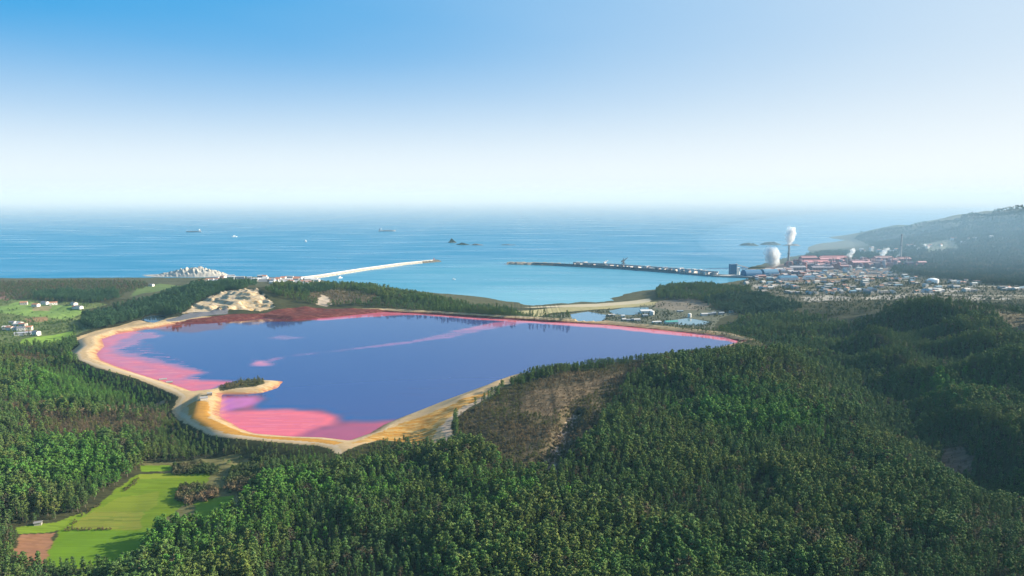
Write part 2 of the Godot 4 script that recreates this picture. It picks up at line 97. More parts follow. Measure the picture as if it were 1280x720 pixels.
const POND_STAINS := [
	[[Vector2(-839, -1371), Vector2(-722, -1371), Vector2(-681, -1331), Vector2(-697, -1300), Vector2(-696, -1243), Vector2(-695, -1203), Vector2(-610, -1147), Vector2(-554, -1102), Vector2(-468, -1045), Vector2(-477, -1026), Vector2(-494, -1016), Vector2(-413, -994), Vector2(-410, -972), Vector2(-419, -931), Vector2(-449, -931), Vector2(-708, -1130), Vector2(-785, -1257)], Color(0.27, 0.11, 0.20), 0.08, 6, 1],
	[[Vector2(-847, -1371), Vector2(-751, -1388), Vector2(-743, -1315), Vector2(-733, -1243), Vector2(-692, -1177), Vector2(-608, -1119), Vector2(-564, -1097), Vector2(-511, -1065), Vector2(-480, -1055), Vector2(-493, -1026), Vector2(-504, -1016), Vector2(-462, -998), Vector2(-419, -998), Vector2(-419, -931), Vector2(-449, -931), Vector2(-708, -1130)], Color(0.58, 0.10, 0.12), 0.08, 5, 0.8],
	[[Vector2(-851, -1371), Vector2(-790, -1371), Vector2(-776, -1293), Vector2(-739, -1236), Vector2(-717, -1177), Vector2(-681, -1124), Vector2(-615, -1070), Vector2(-540, -1012), Vector2(-475, -963), Vector2(-447, -939), Vector2(-449, -919), Vector2(-715, -1130)], Color(0.50, 0.08, 0.08), 0.1, 3, 1],
	[[Vector2(-406, -923), Vector2(-346, -923), Vector2(-334, -904), Vector2(-337, -872), Vector2(-315, -851), Vector2(-246, -858), Vector2(-215, -832), Vector2(-204, -813), Vector2(-165, -810), Vector2(-137, -819), Vector2(-174, -721), Vector2(-337, -759)], Color(0.24, 0.05, 0.09), 0.1, 3, 1],
	[[Vector2(-398, -908), Vector2(-347, -915), Vector2(-337, -889), Vector2(-350, -861), Vector2(-368, -845)], Color(0.42, 0.10, 0.26), 0.1, 4, 1],
	[[Vector2(-371, -845), Vector2(-318, -858), Vector2(-283, -861), Vector2(-230, -838), Vector2(-212, -819), Vector2(-216, -801), Vector2(-235, -784), Vector2(-245, -757), Vector2(-291, -757), Vector2(-353, -801)], Color(0.58, 0.10, 0.12), 0.06, 3, 1],
	[[Vector2(-238, -778), Vector2(-191, -798), Vector2(-145, -810), Vector2(-176, -731), Vector2(-237, -746)], Color(0.30, 0.055, 0.10), 0.1, 3, 1],
	[[Vector2(-403, -915), Vector2(-395, -915), Vector2(-359, -832), Vector2(-363, -819)], Color(0.62,0.2,0.12), 0.1, 2, 1],
	[[Vector2(-430, -1102), Vector2(-430, -1130), Vector2(-409, -1124), Vector2(-400, -1147), Vector2(-300, -1209), Vector2(-183, -1293), Vector2(-99, -1397), Vector2(-48, -1451), Vector2(0, -1499), Vector2(34, -1469), Vector2(-49, -1397), Vector2(-123, -1308), Vector2(-233, -1236), Vector2(-335, -1184), Vector2(-390, -1147), Vector2(-397, -1119), Vector2(-390, -1091), Vector2(-411, -1086)], Color(0.20, 0.10, 0.22), 0.1, 5, 1],
	[[Vector2(-428, -1102), Vector2(-427, -1130), Vector2(-407, -1119), Vector2(-390, -1091), Vector2(-411, -1091)], Color(0.42,0.15,0.24), 0.1, 3, 1],
	[[Vector2(-129, -1371), Vector2(-48, -1469), Vector2(0, -1499), Vector2(17, -1469), Vector2(-66, -1405)], Color(0.32,0.12,0.22), 0.1, 4, 1],
	[[Vector2(-470, -1308), Vector2(-454, -1339), Vector2(-403, -1315), Vector2(-426, -1293)], Color(0.15,0.10,0.22), 0.1, 4, 1],
	[[Vector2(-324, -1627), Vector2(-187, -1593), Vector2(-72, -1539), Vector2(70, -1489), Vector2(204, -1451), Vector2(326, -1388), Vector2(442, -1293), Vector2(429, -1257), Vector2(372, -1315), Vector2(287, -1355), Vector2(199, -1410), Vector2(135, -1432), Vector2(35, -1474), Vector2(-71, -1509), Vector2(-183, -1560)], Color(0.52, 0.12, 0.16), 0.08, 4, 1],
	[[Vector2(-499, -1519), Vector2(-418, -1550), Vector2(-371, -1582), Vector2(-305, -1627), Vector2(-147, -1571), Vector2(-258, -1571), Vector2(-359, -1529), Vector2(-422, -1499)], Color(0.45, 0.10, 0.16), 0.1, 4, 1],
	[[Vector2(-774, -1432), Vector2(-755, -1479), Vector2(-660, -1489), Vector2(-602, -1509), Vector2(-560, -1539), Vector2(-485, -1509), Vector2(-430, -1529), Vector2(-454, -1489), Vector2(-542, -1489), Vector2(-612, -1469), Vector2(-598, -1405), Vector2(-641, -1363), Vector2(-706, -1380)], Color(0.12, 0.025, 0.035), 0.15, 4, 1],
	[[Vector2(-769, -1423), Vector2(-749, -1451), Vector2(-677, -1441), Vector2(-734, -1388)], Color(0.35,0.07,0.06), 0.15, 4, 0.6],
]

const POND_LEVEL := 30.0
const SAND := Color(0.49, 0.35, 0.20)
const RED_MUD := Color(0.115, 0.028, 0.026)

var rng := RandomNumberGenerator.new()
var rough := FastNoiseLite.new()
var stand := FastNoiseLite.new()
var block := FastNoiseLite.new()
var spot_weight := PackedFloat64Array()
var near_heights := PackedFloat32Array()
var far_heights := PackedFloat32Array()
var mask: Image
var used_names := {}
var basins := []
var where := []
var tint := []
var nearest := []
var quarry_line := PackedVector2Array(QUARRY)
var mats := {}


func _ready() -> void:
	rng.seed = 11
	view_and_light()
	rough.seed = 3
	rough.frequency = 0.012
	rough.fractal_octaves = 4
	block.seed = 21
	block.noise_type = FastNoiseLite.TYPE_CELLULAR
	block.cellular_return_type = FastNoiseLite.RETURN_CELL_VALUE
	block.frequency = 0.011
	block.domain_warp_enabled = true
	block.domain_warp_amplitude = 40.0
	block.domain_warp_frequency = 0.01
	stand.seed = 9
	stand.frequency = 0.008
	survey()
	dig_basins()
	plant_map()
	lay_ground()
	lay_water()
	shore_things()
	plant_works()
	houses()
	ships()
	forest()
	plumes()
	sea_mist()


func view_and_light() -> void:
	var eye := Camera3D.new()
	eye.name = "camera"
	eye.position = Vector3(0, 300, 0)
	eye.rotation_degrees = Vector3(-7.5, 0, 0)
	eye.fov = 45.19
	eye.near = 1.0
	eye.far = 160000.0
	add_child(eye)
	eye.current = true
	var sky_look := PanoramaSkyMaterial.new()
	sky_look.panorama = hazy_sky()
	var sky := Sky.new()
	sky.sky_material = sky_look
	var env := Environment.new()
	env.background_mode = Environment.BG_SKY
	env.sky = sky
	env.tonemap_mode = Environment.TONE_MAPPER_LINEAR
	env.tonemap_exposure = 2.5
	env.background_energy_multiplier = 0.41
	env.fog_enabled = true
	env.fog_mode = Environment.FOG_MODE_EXPONENTIAL
	env.fog_density = 0.000034
	env.fog_light_color = Color(0.66, 0.88, 1.0)
	env.volumetric_fog_enabled = true
	env.volumetric_fog_density = 0.0
	env.sdfgi_enabled = true
	env.ssao_enabled = true
	env.ssil_enabled = true
	var around := WorldEnvironment.new()
	around.name = "environment"
	around.environment = env
	add_child(around)
	var sun := DirectionalLight3D.new()
	sun.name = "sun"
	sun.light_color = Color(1.0, 0.95, 0.86)
	sun.light_energy = 1.6
	sun.light_angular_distance = 0.5
	sun.shadow_enabled = true
	add_child(sun)
	var to_sun := sun_direction()
	sun.look_at_from_position(Vector3(0, 900, 0), Vector3(0, 900, 0) - to_sun)


func sun_direction() -> Vector3:
	var turn := deg_to_rad(78.0)
	var rise := deg_to_rad(23.0)
	return Vector3(sin(turn) * cos(rise), sin(rise), -cos(turn) * cos(rise))


# clear winter sky: white in the haze low down, deep blue above, paler all round the sun
func hazy_sky() -> ImageTexture:
	var w := 768
	var h := 384
	var im := Image.create(w, h, false, Image.FORMAT_RGBF)
	var sun := sun_direction()
	var veil := FastNoiseLite.new()
	veil.seed = 4
	veil.frequency = 1.6
	for y in h:
		var up := PI * (0.5 - (y + 0.5) / h)
		var low := exp(-pow(rad_to_deg(maxf(up, 0.0)) / 7.4, 2.0) * 0.9)
		var blue := Color(0.0, 0.35, 0.77).lerp(Color(0.004, 0.17, 0.52), smoothstep(0.3, 1.5, up))
		for x in w:
			var a := TAU * (x + 0.5) / w
			var d := Vector3(sin(a) * cos(up), sin(up), -cos(a) * cos(up))
			var n := veil.get_noise_3d(d.x, d.y * 5.0, d.z) * 0.05
			var c := blue.lerp(Color(0.90, 0.965, 0.99), clampf(low + n * (1.0 - low), 0.0, 1.0))
			var glow := pow(clampf((d.dot(sun) + 0.40) / 1.40, 0.0, 1.0), 1.9)
			im.set_pixel(x, y, c.lerp(Color(1.02, 1.03, 1.0), glow * 0.82))
	return ImageTexture.create_from_image(im)


# ---------------------------------------------------------------- naming
func numbered(called: String) -> String:
	var n: int = used_names.get(called, 0)
	used_names[called] = n + 1
	return called if n == 0 else "%s_%03d" % [called, n]


func tag(o: Node3D, label: String, category: String, group := "") -> Node3D:
	o.set_meta("label", label)
	o.set_meta("category", category)
	if group:
		o.set_meta("group", group)
	return o


func thing(called: String, label: String, category: String, at := Vector3.ZERO, turn := 0.0, group := "") -> Node3D:
	var o := Node3D.new()
	o.name = numbered(called)
	add_child(o)
	o.position = at
	o.rotation.y = turn
	tag(o, label, category, group)
	return o


func part(called: String, mesh: Mesh, mat: Material, parent: Node3D) -> MeshInstance3D:
	var o := MeshInstance3D.new()
	o.name = called
	o.mesh = mesh
	o.material_override = mat
	parent.add_child(o, true)
	return o


func setting(called: String, mesh: Mesh, mat: Material) -> MeshInstance3D:
	var o := MeshInstance3D.new()
	o.name = numbered(called)
	o.mesh = mesh
	o.material_override = mat
	add_child(o)
	o.set_meta("kind", "structure")
	return o


func paint(key: String, c: Color, roughness := 0.85, metal := 0.0) -> StandardMaterial3D:
	if not mats.has(key):
		var m := StandardMaterial3D.new()
		m.resource_name = key
		m.albedo_color = c.linear_to_srgb()
		m.roughness = roughness
		m.metallic = metal
		mats[key] = m
	return mats[key]


func grain(key: String, freq: float, low: float, high: float, stretch := Vector3.ONE, size := 512) -> NoiseTexture2D:
	if mats.has(key):
		return mats[key]
	var n := FastNoiseLite.new()
	n.seed = hash(key) % 1000
	n.frequency = freq
	n.fractal_octaves = 5
	var t := NoiseTexture2D.new()
	t.width = size
	t.height = size
	t.seamless = true
	t.noise = n
	var g := Gradient.new()
	g.set_color(0, Color(low, low, low * 0.97))
	g.set_color(1, Color(high, high, high))
	t.color_ramp = g
	mats[key] = t
	return t


# ---------------------------------------------------------------- shapes
func box(st: SurfaceTool, c: Vector3, s: Vector3, turn := 0.0) -> void:
	var b := Basis(Vector3.UP, turn)
	var p := []
	for i in 8:
		p.append(c + b * Vector3(s.x * (0.5 if i & 1 else -0.5), s.y * (0.5 if i & 2 else -0.5), s.z * (0.5 if i & 4 else -0.5)))
	for f in [[0, 2, 3, 1], [5, 7, 6, 4], [4, 6, 2, 0], [1, 3, 7, 5], [2, 6, 7, 3], [4, 0, 1, 5]]:
		quad(st, p[f[0]], p[f[3]], p[f[2]], p[f[1]])


func quad(st: SurfaceTool, a: Vector3, b: Vector3, c: Vector3, d: Vector3) -> void:
	for v in [a, b, c, a, c, d]:
		st.add_vertex(v)


func fresh() -> SurfaceTool:
	var st := SurfaceTool.new()
	st.begin(Mesh.PRIMITIVE_TRIANGLES)
	st.set_smooth_group(-1)
	return st


func done(st: SurfaceTool) -> ArrayMesh:
	st.generate_normals()
	return st.commit()


func a_box(c: Vector3, s: Vector3, turn := 0.0) -> ArrayMesh:
	var st := fresh()
	box(st, c, s, turn)
	return done(st)


# rings: Array of [height, radius]
func lathe(st: SurfaceTool, base: Vector3, rings: Array, sides := 12) -> void:
	for k in rings.size() - 1:
		for i in sides:
			var a := TAU * i / sides
			var b := TAU * (i + 1) / sides
			var lo: Array = rings[k]
			var hi: Array = rings[k + 1]
			var p0 := base + Vector3(cos(a) * lo[1], lo[0], sin(a) * lo[1])
			var p1 := base + Vector3(cos(b) * lo[1], lo[0], sin(b) * lo[1])
			var p2 := base + Vector3(cos(b) * hi[1], hi[0], sin(b) * hi[1])
			var p3 := base + Vector3(cos(a) * hi[1], hi[0], sin(a) * hi[1])
			quad(st, p0, p1, p2, p3)


func a_lathe(base: Vector3, rings: Array, sides := 12) -> ArrayMesh:
	var st := fresh()
	lathe(st, base, rings, sides)
	return done(st)


func beam(st: SurfaceTool, a: Vector3, b: Vector3, w: float) -> void:
	var d := (b - a).normalized()
	var u := d.cross(Vector3.UP if absf(d.y) < 0.9 else Vector3.RIGHT).normalized() * w * 0.5
	var v := d.cross(u).normalized() * w * 0.5
	var o := [u + v, v - u, -u - v, u - v]
	for i in 4:
		quad(st, a + o[i], a + o[(i + 1) % 4], b + o[(i + 1) % 4], b + o[i])
	quad(st, a + o[3], a + o[2], a + o[1], a + o[0])
	quad(st, b + o[0], b + o[1], b + o[2], b + o[3])


func gable(w: float, d: float, h: float, over: float) -> ArrayMesh:
	var st := fresh()
	var x := w * 0.5 + over
	var z := d * 0.5 + over
	var t := 0.35
	for s in [-1.0, 1.0]:
		quad(st, Vector3(-x, 0, z * s), Vector3(x, 0, z * s), Vector3(x, h, 0), Vector3(-x, h, 0))
		quad(st, Vector3(-x, t, z * s), Vector3(x, t, z * s), Vector3(x, h + t, 0), Vector3(-x, h + t, 0))
		quad(st, Vector3(-x, 0, z * s), Vector3(x, 0, z * s), Vector3(x, t, z * s), Vector3(-x, t, z * s))
		for e in [-x, x]:
			quad(st, Vector3(e, 0, z * s), Vector3(e, t, z * s), Vector3(e, h + t, 0), Vector3(e, h, 0))
	return done(st)


func vault(w: float, d: float, h: float) -> ArrayMesh:
	var st := fresh()
	var n := 8
	for i in n:
		var a := PI * i / n
		var b := PI * (i + 1) / n
		var p := Vector2(-cos(a) * d * 0.5, sin(a) * h)
		var q := Vector2(-cos(b) * d * 0.5, sin(b) * h)
		quad(st, Vector3(-w / 2, p.y, p.x), Vector3(w / 2, p.y, p.x), Vector3(w / 2, q.y, q.x), Vector3(-w / 2, q.y, q.x))
		for s in [-w / 2, w / 2]:
			for v in [Vector3(s, 0, 0), Vector3(s, p.y, p.x), Vector3(s, q.y, q.x)]:
				st.add_vertex(v)
	return done(st)


# ---------------------------------------------------------------- relief
func survey() -> void:
	# multiquadric surface through the spot heights
	var n := SPOTS.size()
	var rows := []
	for i in n + 1:
		var row := PackedFloat64Array()
		row.resize(n + 2)
		if i < n:
			var a: Vector3 = SPOTS[i]
			for j in n:
				var b: Vector3 = SPOTS[j]
				row[j] = -sqrt((a.x - b.x) * (a.x - b.x) + (a.z - b.z) * (a.z - b.z) + 625.0)
			row[i] += 2.5
			row[n] = 1.0
			row[n + 1] = a.y
		else:
			for j in n:
				row[j] = 1.0
		rows.append(row)
	for c in n + 1:
		var best := c
		for r in range(c + 1, n + 1):
			if absf(rows[r][c]) > absf(rows[best][c]):
				best = r
		var top: PackedFloat64Array = rows[best]
		rows[best] = rows[c]
		rows[c] = top
		var inv := 1.0 / top[c]
		for r in range(c + 1, n + 1):
			var row: PackedFloat64Array = rows[r]
			var f := row[c] * inv
			if f != 0.0:
				for k in range(c, n + 2):
					row[k] -= f * top[k]
				rows[r] = row
	spot_weight.resize(n + 1)
	for c in range(n, -1, -1):
		var row: PackedFloat64Array = rows[c]
		var s := row[n + 1]
		for k in range(c + 1, n + 1):
			s -= row[k] * spot_weight[k]
		spot_weight[c] = s / row[c]
	near_heights = coarse(-1720, -2020, 20.0, 180, 108)
	far_heights = coarse(-4200, -9300, 75.0, 185, 105)


func coarse(x0: float, z0: float, step: float, nx: int, nz: int) -> PackedFloat32Array:
	var out := PackedFloat32Array()
	out.resize(nx * nz)
	var n := SPOTS.size()
	var px := PackedFloat64Array()
	var pz := PackedFloat64Array()
	for s in SPOTS:
		px.append(s.x)
		pz.append(s.z)
	for k in nz:
		var z := z0 + k * step
		for i in nx:
			var x := x0 + i * step
			var h := spot_weight[n]
			for j in n:
				var dx := x - px[j]
				var dz := z - pz[j]
				h -= spot_weight[j] * sqrt(dx * dx + dz * dz + 625.0)
			out[k * nx + i] = h
	return out


func cubic(g: PackedFloat32Array, nx: int, nz: int, fx: float, fz: float) -> float:
	fx = clampf(fx, 1.0, nx - 2.01)
	fz = clampf(fz, 1.0, nz - 2.01)
	var i := int(fx)
	var k := int(fz)
	var u := fx - i
	var v := fz - k
	var r := [0.0, 0.0, 0.0, 0.0]
	for m in 4:
		var at := (k - 1 + m) * nx + i
		r[m] = cubic_interpolate(g[at], g[at + 1], g[at - 1], g[at + 2], u)
	return cubic_interpolate(r[1], r[2], r[0], r[3], v)


func natural(x: float, z: float) -> float:
	if x > -1680 and x < 1780 and z > -1950 and z < 80:
		return cubic(near_heights, 180, 108, (x + 1720.0) / 20.0, (z + 2020.0) / 20.0)
	return cubic(far_heights, 185, 105, (x + 4200.0) / 75.0, (z + 9300.0) / 75.0)


func pond_distance(x: float, z: float) -> float:
	if x < -1120 or x > 620 or z > -620 or z < -1700:
		return 400.0
	var best := 1e12
	var inside := false
	var n := POND.size()
	var a: Vector2 = POND[n - 1]
	for i in n:
		var b: Vector2 = POND[i]
		var ex := b.x - a.x
		var ez := b.y - a.y
		var wx := x - a.x
		var wz := z - a.y
		var t := clampf((wx * ex + wz * ez) / (ex * ex + ez * ez), 0.0, 1.0)
		wx -= ex * t
		wz -= ez * t
		best = minf(best, wx * wx + wz * wz)
		if (a.y > z) != (b.y > z) and x < ex * (z - a.y) / ez + a.x:
			inside = not inside
		a = b
	return -sqrt(best) if inside else sqrt(best)


func height(x: float, z: float) -> float:
	for b in basins:
		if b[2].has_point(Vector2(x, z)) and Geometry2D.is_point_in_polygon(Vector2(x, z), b[0]):
			return b[1] - 0.7
	return open_height(x, z)


func open_height(x: float, z: float) -> float:
	var n := minf(natural(x, z), 255.0)
	if z < -3200.0:
		n += rough.get_noise_2d(x * 0.22, z * 0.22) * 45.0 * smoothstep(-3200.0, -4200.0, z) * smoothstep(5.0, 60.0, n)
	var bump := rough.get_noise_2d(x, z)
	var s := pond_distance(x, z)
	if s < 0.0:
		return POND_LEVEL - minf(-s * 0.25, 6.0) - 0.25
	var g := gully_depth(x, z)
	if s > 70.0:
		if x < -430 and x > -900 and z < -1480 and z > -1760 and Geometry2D.is_point_in_polygon(Vector2(x, z), quarry_line):
			return quarry(x, z, n)
		var lumps := 4.0 if n > 9.0 else 1.0
		if x < -150.0 and z > -820.0 and n < 26.0:
			lumps = 1.2
		return n + bump * lumps - g
	if x < -430 and z < -1480 and Geometry2D.is_point_in_polygon(Vector2(x, z), quarry_line):
		n = quarry(x, z, n)
	var up := POND_LEVEL + 0.3 + minf(s * 0.35, 5.0)
	var t := smoothstep(24.0, 58.0, s)
	n += bump * 4.0 * t - g
	if n > up:
		return up + (n - up) * clampf(s / 45.0, 0.0, 1.0)
	return lerpf(up, n, t)


# benches and gullied faces cut into the hill
func quarry(x: float, z: float, n: float) -> float:
	var wob := n + rough.get_noise_2d(x * 1.2, z * 1.2) * 9.0
	var bench := 7.0
	var f := fposmod(wob, bench) / bench
	var stepped := (floorf(wob / bench) + smoothstep(0.55, 0.95, f)) * bench
	return maxf(stepped, POND_LEVEL + 3.0) + rough.get_noise_2d(x * 6.0, z * 6.0) * 1.2


func dig_basins() -> void:
	var found := []
	for outline in [BASIN_A, BASIN_B, BASIN_C, DARK_BASIN]:
		var pts := PackedVector2Array(outline)
		var frame := Rect2(pts[0], Vector2.ZERO)
		var low := 1e9
		for p in pts:
			frame = frame.expand(p)
			low = minf(low, open_height(p.x, p.y))
		found.append([pts, maxf(low, 1.5) + 0.6, frame.grow(1.0)])
	basins = found


func gully_depth(x: float, z: float) -> float:
	var p := Vector2(x, z)
	if p.distance_squared_to(GULLY[1]) > 40000.0:
		return 0.0
	var best := 1e9
	for i in GULLY.size() - 1:
		best = minf(best, p.distance_to(Geometry2D.get_closest_point_to_segment(p, GULLY[i], GULLY[i + 1])))
	return 8.0 * (1.0 - smoothstep(2.0, 16.0, best))


func on_ground(p: Vector2, sink := 0.3) -> Vector3:
	return Vector3(p.x, maxf(height(p.x, p.y), 0.2) - sink, p.y)


func lines(from: float, to: float, step: float) -> PackedFloat32Array:
	var out := PackedFloat32Array()
	var n := int(round(absf(to - from) / step))
	for i in n + 1:
		out.append(lerpf(from, to, float(i) / n))
	return out


func relief_sheet(xs: PackedFloat32Array, zs: PackedFloat32Array, frame: Rect2, drop := 0.0) -> ArrayMesh:
	var nx := xs.size()
	var nz := zs.size()
	var v := PackedVector3Array()
	var uv := PackedVector2Array()
	var normal := PackedVector3Array()
	v.resize(nx * nz)
	uv.resize(nx * nz)
	normal.resize(nx * nz)
	for k in nz:
		for i in nx:
			v[k * nx + i] = Vector3(xs[i], height(xs[i], zs[k]) - drop, zs[k])
			uv[k * nx + i] = (Vector2(xs[i], zs[k]) - frame.position) / frame.size
	for k in nz:
		for i in nx:
			var at := k * nx + i
			var dx := v[k * nx + mini(i + 1, nx - 1)] - v[k * nx + maxi(i - 1, 0)]
			var dz := v[mini(k + 1, nz - 1) * nx + i] - v[maxi(k - 1, 0) * nx + i]
			normal[at] = dz.cross(dx).normalized()
			if normal[at].y < 0:
				normal[at] = -normal[at]
	var index := PackedInt32Array()
	index.resize((nx - 1) * (nz - 1) * 6)
	var w := 0
	for k in nz - 1:
		for i in nx - 1:
			var at := k * nx + i
			for q in [at, at + nx, at + 1, at + 1, at + nx, at + nx + 1]:
				index[w] = q
				w += 1
	var arrays := []
	arrays.resize(Mesh.ARRAY_MAX)
	arrays[Mesh.ARRAY_VERTEX] = v
	arrays[Mesh.ARRAY_NORMAL] = normal
	arrays[Mesh.ARRAY_TEX_UV] = uv
	arrays[Mesh.ARRAY_INDEX] = index
	var m := ArrayMesh.new()
	m.add_surface_from_arrays(Mesh.PRIMITIVE_TRIANGLES, arrays)
	return m


# ---------------------------------------------------------------- soil colours
# fills an outline given in metres; every run of pixels differs a little, and the edge is ragged
func fill(im: Image, frame: Rect2, outline: Array, c: Color, vary := 0.12, ragged := 1.5, share := 1.0, run := 9) -> void:
	var w := im.get_width()
	var h := im.get_height()
	var pts := PackedVector2Array()
	for p in outline:
		pts.append((p - frame.position) / frame.size * Vector2(w, h))
	var lo := 1e9
	var hi := -1e9
	for p in pts:
		lo = minf(lo, p.y)
		hi = maxf(hi, p.y)
	for y in range(maxi(0, int(lo)), mini(h - 1, int(hi)) + 1):
		var cuts := []
		var a := pts[pts.size() - 1]
		var yy := y + 0.5
		for b in pts:
			if (a.y > yy) != (b.y > yy):
				cuts.append(a.x + (b.x - a.x) * (yy - a.y) / (b.y - a.y))
			a = b
		cuts.sort()
		for k in range(0, cuts.size() - 1, 2):
			var wob := ragged * 2.5
			var x := maxi(0, int(cuts[k] + rough.get_noise_2d(y * 6.0, k * 90.0) * wob + rng.randf_range(-0.3, 0.3) * ragged))
			var end := mini(w, int(cuts[k + 1] + rough.get_noise_2d(y * 6.0, k * 90.0 + 400.0) * wob + rng.randf_range(-0.3, 0.3) * ragged))
			while x < end:
				var n := mini(end - x, rng.randi_range(2, run))
				if share >= 1.0 or rng.randf() < share:
					var f := 1.0 + rng.randf_range(-vary, vary)
					im.fill_rect(Rect2i(x, y, n, 1), Color(c.r * f, c.g * f, c.b * f * rng.randf_range(0.92, 1.08)).linear_to_srgb())
				x += n


func soil_texture(im: Image) -> StandardMaterial3D:
	var m := StandardMaterial3D.new()
	m.albedo_texture = ImageTexture.create_from_image(im)
	m.texture_repeat = false
	m.roughness = 0.95
	m.metallic_specular = 0.2
	m.detail_enabled = true
	m.detail_blend_mode = BaseMaterial3D.BLEND_MODE_MUL
	m.detail_uv_layer = BaseMaterial3D.DETAIL_UV_2
	m.detail_albedo = grain("soil_grain", 0.03, 0.62, 1.25)
	m.uv2_triplanar = true
	m.uv2_world_triplanar = true
	m.uv2_scale = Vector3.ONE / 130.0
	return m


func grown(outline: Array, by: float) -> Array:
	return Array(Geometry2D.offset_polygon(PackedVector2Array(outline), by)[0])


func lay_ground() -> void:
	var near := Rect2(-1500, -1860, 3000, 1710)
	var im := Image.create(2048, 1168, false, Image.FORMAT_RGB8)
	var whole := [near.position, Vector2(near.end.x, near.position.y), near.end, Vector2(near.position.x, near.end.y)]
	fill(im, near, whole, Color(0.050, 0.052, 0.024), 0.4)
	for z in [BROWN_WOOD_A, BROWN_WOOD_B, BROWN_WOOD_C]:
		fill(im, near, z, Color(0.13, 0.10, 0.06), 0.3)
	fill(im, near, BARE_STRIP, Color(0.30, 0.21, 0.13), 0.2)
	fill(im, near, SCRUB_HILL, Color(0.088, 0.070, 0.042), 0.5)
	fill(im, near, SCRUB_BALD, Color(0.125, 0.092, 0.056), 0.45)
	fill(im, near, BALD_RIGHT, Color(0.17, 0.12, 0.085), 0.3)
	fill(im, near, BALD_FAR, Color(0.13, 0.11, 0.07), 0.3)
	fill(im, near, VILLAGE_FIELDS, Color(0.12, 0.15, 0.055), 0.2)
	fill(im, near, MEADOW_A, Color(0.20, 0.32, 0.05), 0.15)
	fill(im, near, MEADOW_B, Color(0.17, 0.26, 0.07), 0.2)
	fill(im, near, FALLOW_A, Color(0.24, 0.16, 0.09), 0.2)
	fill(im, near, FALLOW_C, Color(0.27, 0.23, 0.12), 0.2)
	fill(im, near, CLEARING, Color(0.15, 0.14, 0.06), 0.3)
	fill(im, near, FIELD_LONG, Color(0.150, 0.220, 0.016), 0.14, 1.0, 1.0, 40)
	fill(im, near, FIELD_LONG, Color(0.135, 0.21, 0.016), 0.15, 1.0, 0.3, 40)
	fill(im, near, FIELD_STRIP_A, Color(0.125, 0.225, 0.014), 0.1, 0.6, 1.0, 50)
	fill(im, near, FIELD_STRIP_B, Color(0.18, 0.225, 0.024), 0.1, 0.6, 1.0, 50)
	fill(im, near, FIELD_MID, Color(0.215, 0.230, 0.036), 0.12, 1.0, 1.0, 40)
	fill(im, near, FIELD_MID, Color(0.17, 0.21, 0.03), 0.2, 1.0, 0.25, 22)
	fill(im, near, FIELD_HIGH, Color(0.21, 0.26, 0.025), 0.12, 1.0, 1.0, 30)
	fill(im, near, FIELD_TOP, Color(0.15, 0.25, 0.018), 0.15, 1.0, 1.0, 30)
	fill(im, near, FIELD_SIDE, Color(0.14, 0.23, 0.02), 0.15, 1.0, 1.0, 30)
	fill(im, near, FIELD_LEFT, Color(0.16, 0.24, 0.022), 0.18, 1.0, 1.0, 30)
	fill(im, near, PLOUGHED, Color(0.28, 0.14, 0.08), 0.15)
	fill(im, near, MARSH, Color(0.135, 0.14, 0.10), 0.4)
	fill(im, near, FILL_SITE, Color(0.21, 0.18, 0.14), 0.2)
	fill(im, near, DUNE, Color(0.36, 0.32, 0.17), 0.2)
	fill(im, near, POND_BROWN, Color(0.11, 0.085, 0.055), 0.3)
	fill(im, near, DYKE, SAND, 0.10, 0.5)
	for band in [[19.0, Color(0.42, 0.30, 0.17), 0.5], [16.5, Color(0.53, 0.40, 0.25), 0.8], [14.0, Color(0.40, 0.28, 0.15), 0.45], [12.5, SAND, 0.9], [8.0, Color(0.47, 0.30, 0.14), 0.6], [5.0, Color(0.40, 0.22, 0.11), 0.55], [2.6, Color(0.36, 0.16, 0.11), 0.8]]:
		fill(im, near, grown(POND, band[0]), band[1], 0.14, 2.5, band[2], 14)
	fill(im, near, RED_SHORE, Color(0.20, 0.075, 0.058), 0.4, 2.0)
	fill(im, near, RED_SHORE, RED_MUD, 0.35, 2.0, 0.75)
	fill(im, near, ORANGE_COVE, Color(0.48, 0.24, 0.05), 0.16)
	fill(im, near, ORANGE_BANK, Color(0.46, 0.225, 0.045), 0.2)
	fill(im, near, ORANGE_BANK, Color(0.52, 0.35, 0.14), 0.2, 2.0, 0.4)
	fill(im, near, QUARRY, Color(0.54, 0.43, 0.29), 0.2, 2.5)
	fill(im, near, QUARRY, Color(0.46, 0.30, 0.15), 0.25, 2.5, 0.2, 20)
	fill(im, near, QUARRY, Color(0.36, 0.30, 0.25), 0.25, 2.5, 0.16, 16)
	fill(im, near, QUARRY_SMALL, Color(0.46, 0.37, 0.29), 0.25)
	fill(im, near, CREST_ROAD, Color(0.53, 0.41, 0.28), 0.06, 0.6)
	fill(im, near, BANK_ROAD, Color(0.48, 0.36, 0.26), 0.08, 0.6)
	fill(im, near, TAILINGS_DITCH, Color(0.16, 0.16, 0.18), 0.1)
	fill(im, near, PENINSULA_SCRUB, Color(0.09, 0.085, 0.045), 0.4)
	for i in GULLY.size() - 1:
		var a: Vector2 = GULLY[i]
		var b: Vector2 = GULLY[i + 1]
		var side := (b - a).orthogonal().normalized() * 5.0
		fill(im, near, [a - side, a + side, b + side, b - side], Color(0.33, 0.25, 0.19), 0.4, 2.0, 0.7)
	var g := setting("ground", relief_sheet(lines(-1500, 1500, 4.0), lines(-150, -1860, 4.0), near), soil_texture(im))
	g.set_meta("label", "wooded hills and sandy dyke around the pink pond")
	var far := Rect2(-2700, -3900, 5700, 2060)
	im = Image.create(2048, 740, false, Image.FORMAT_RGB8)
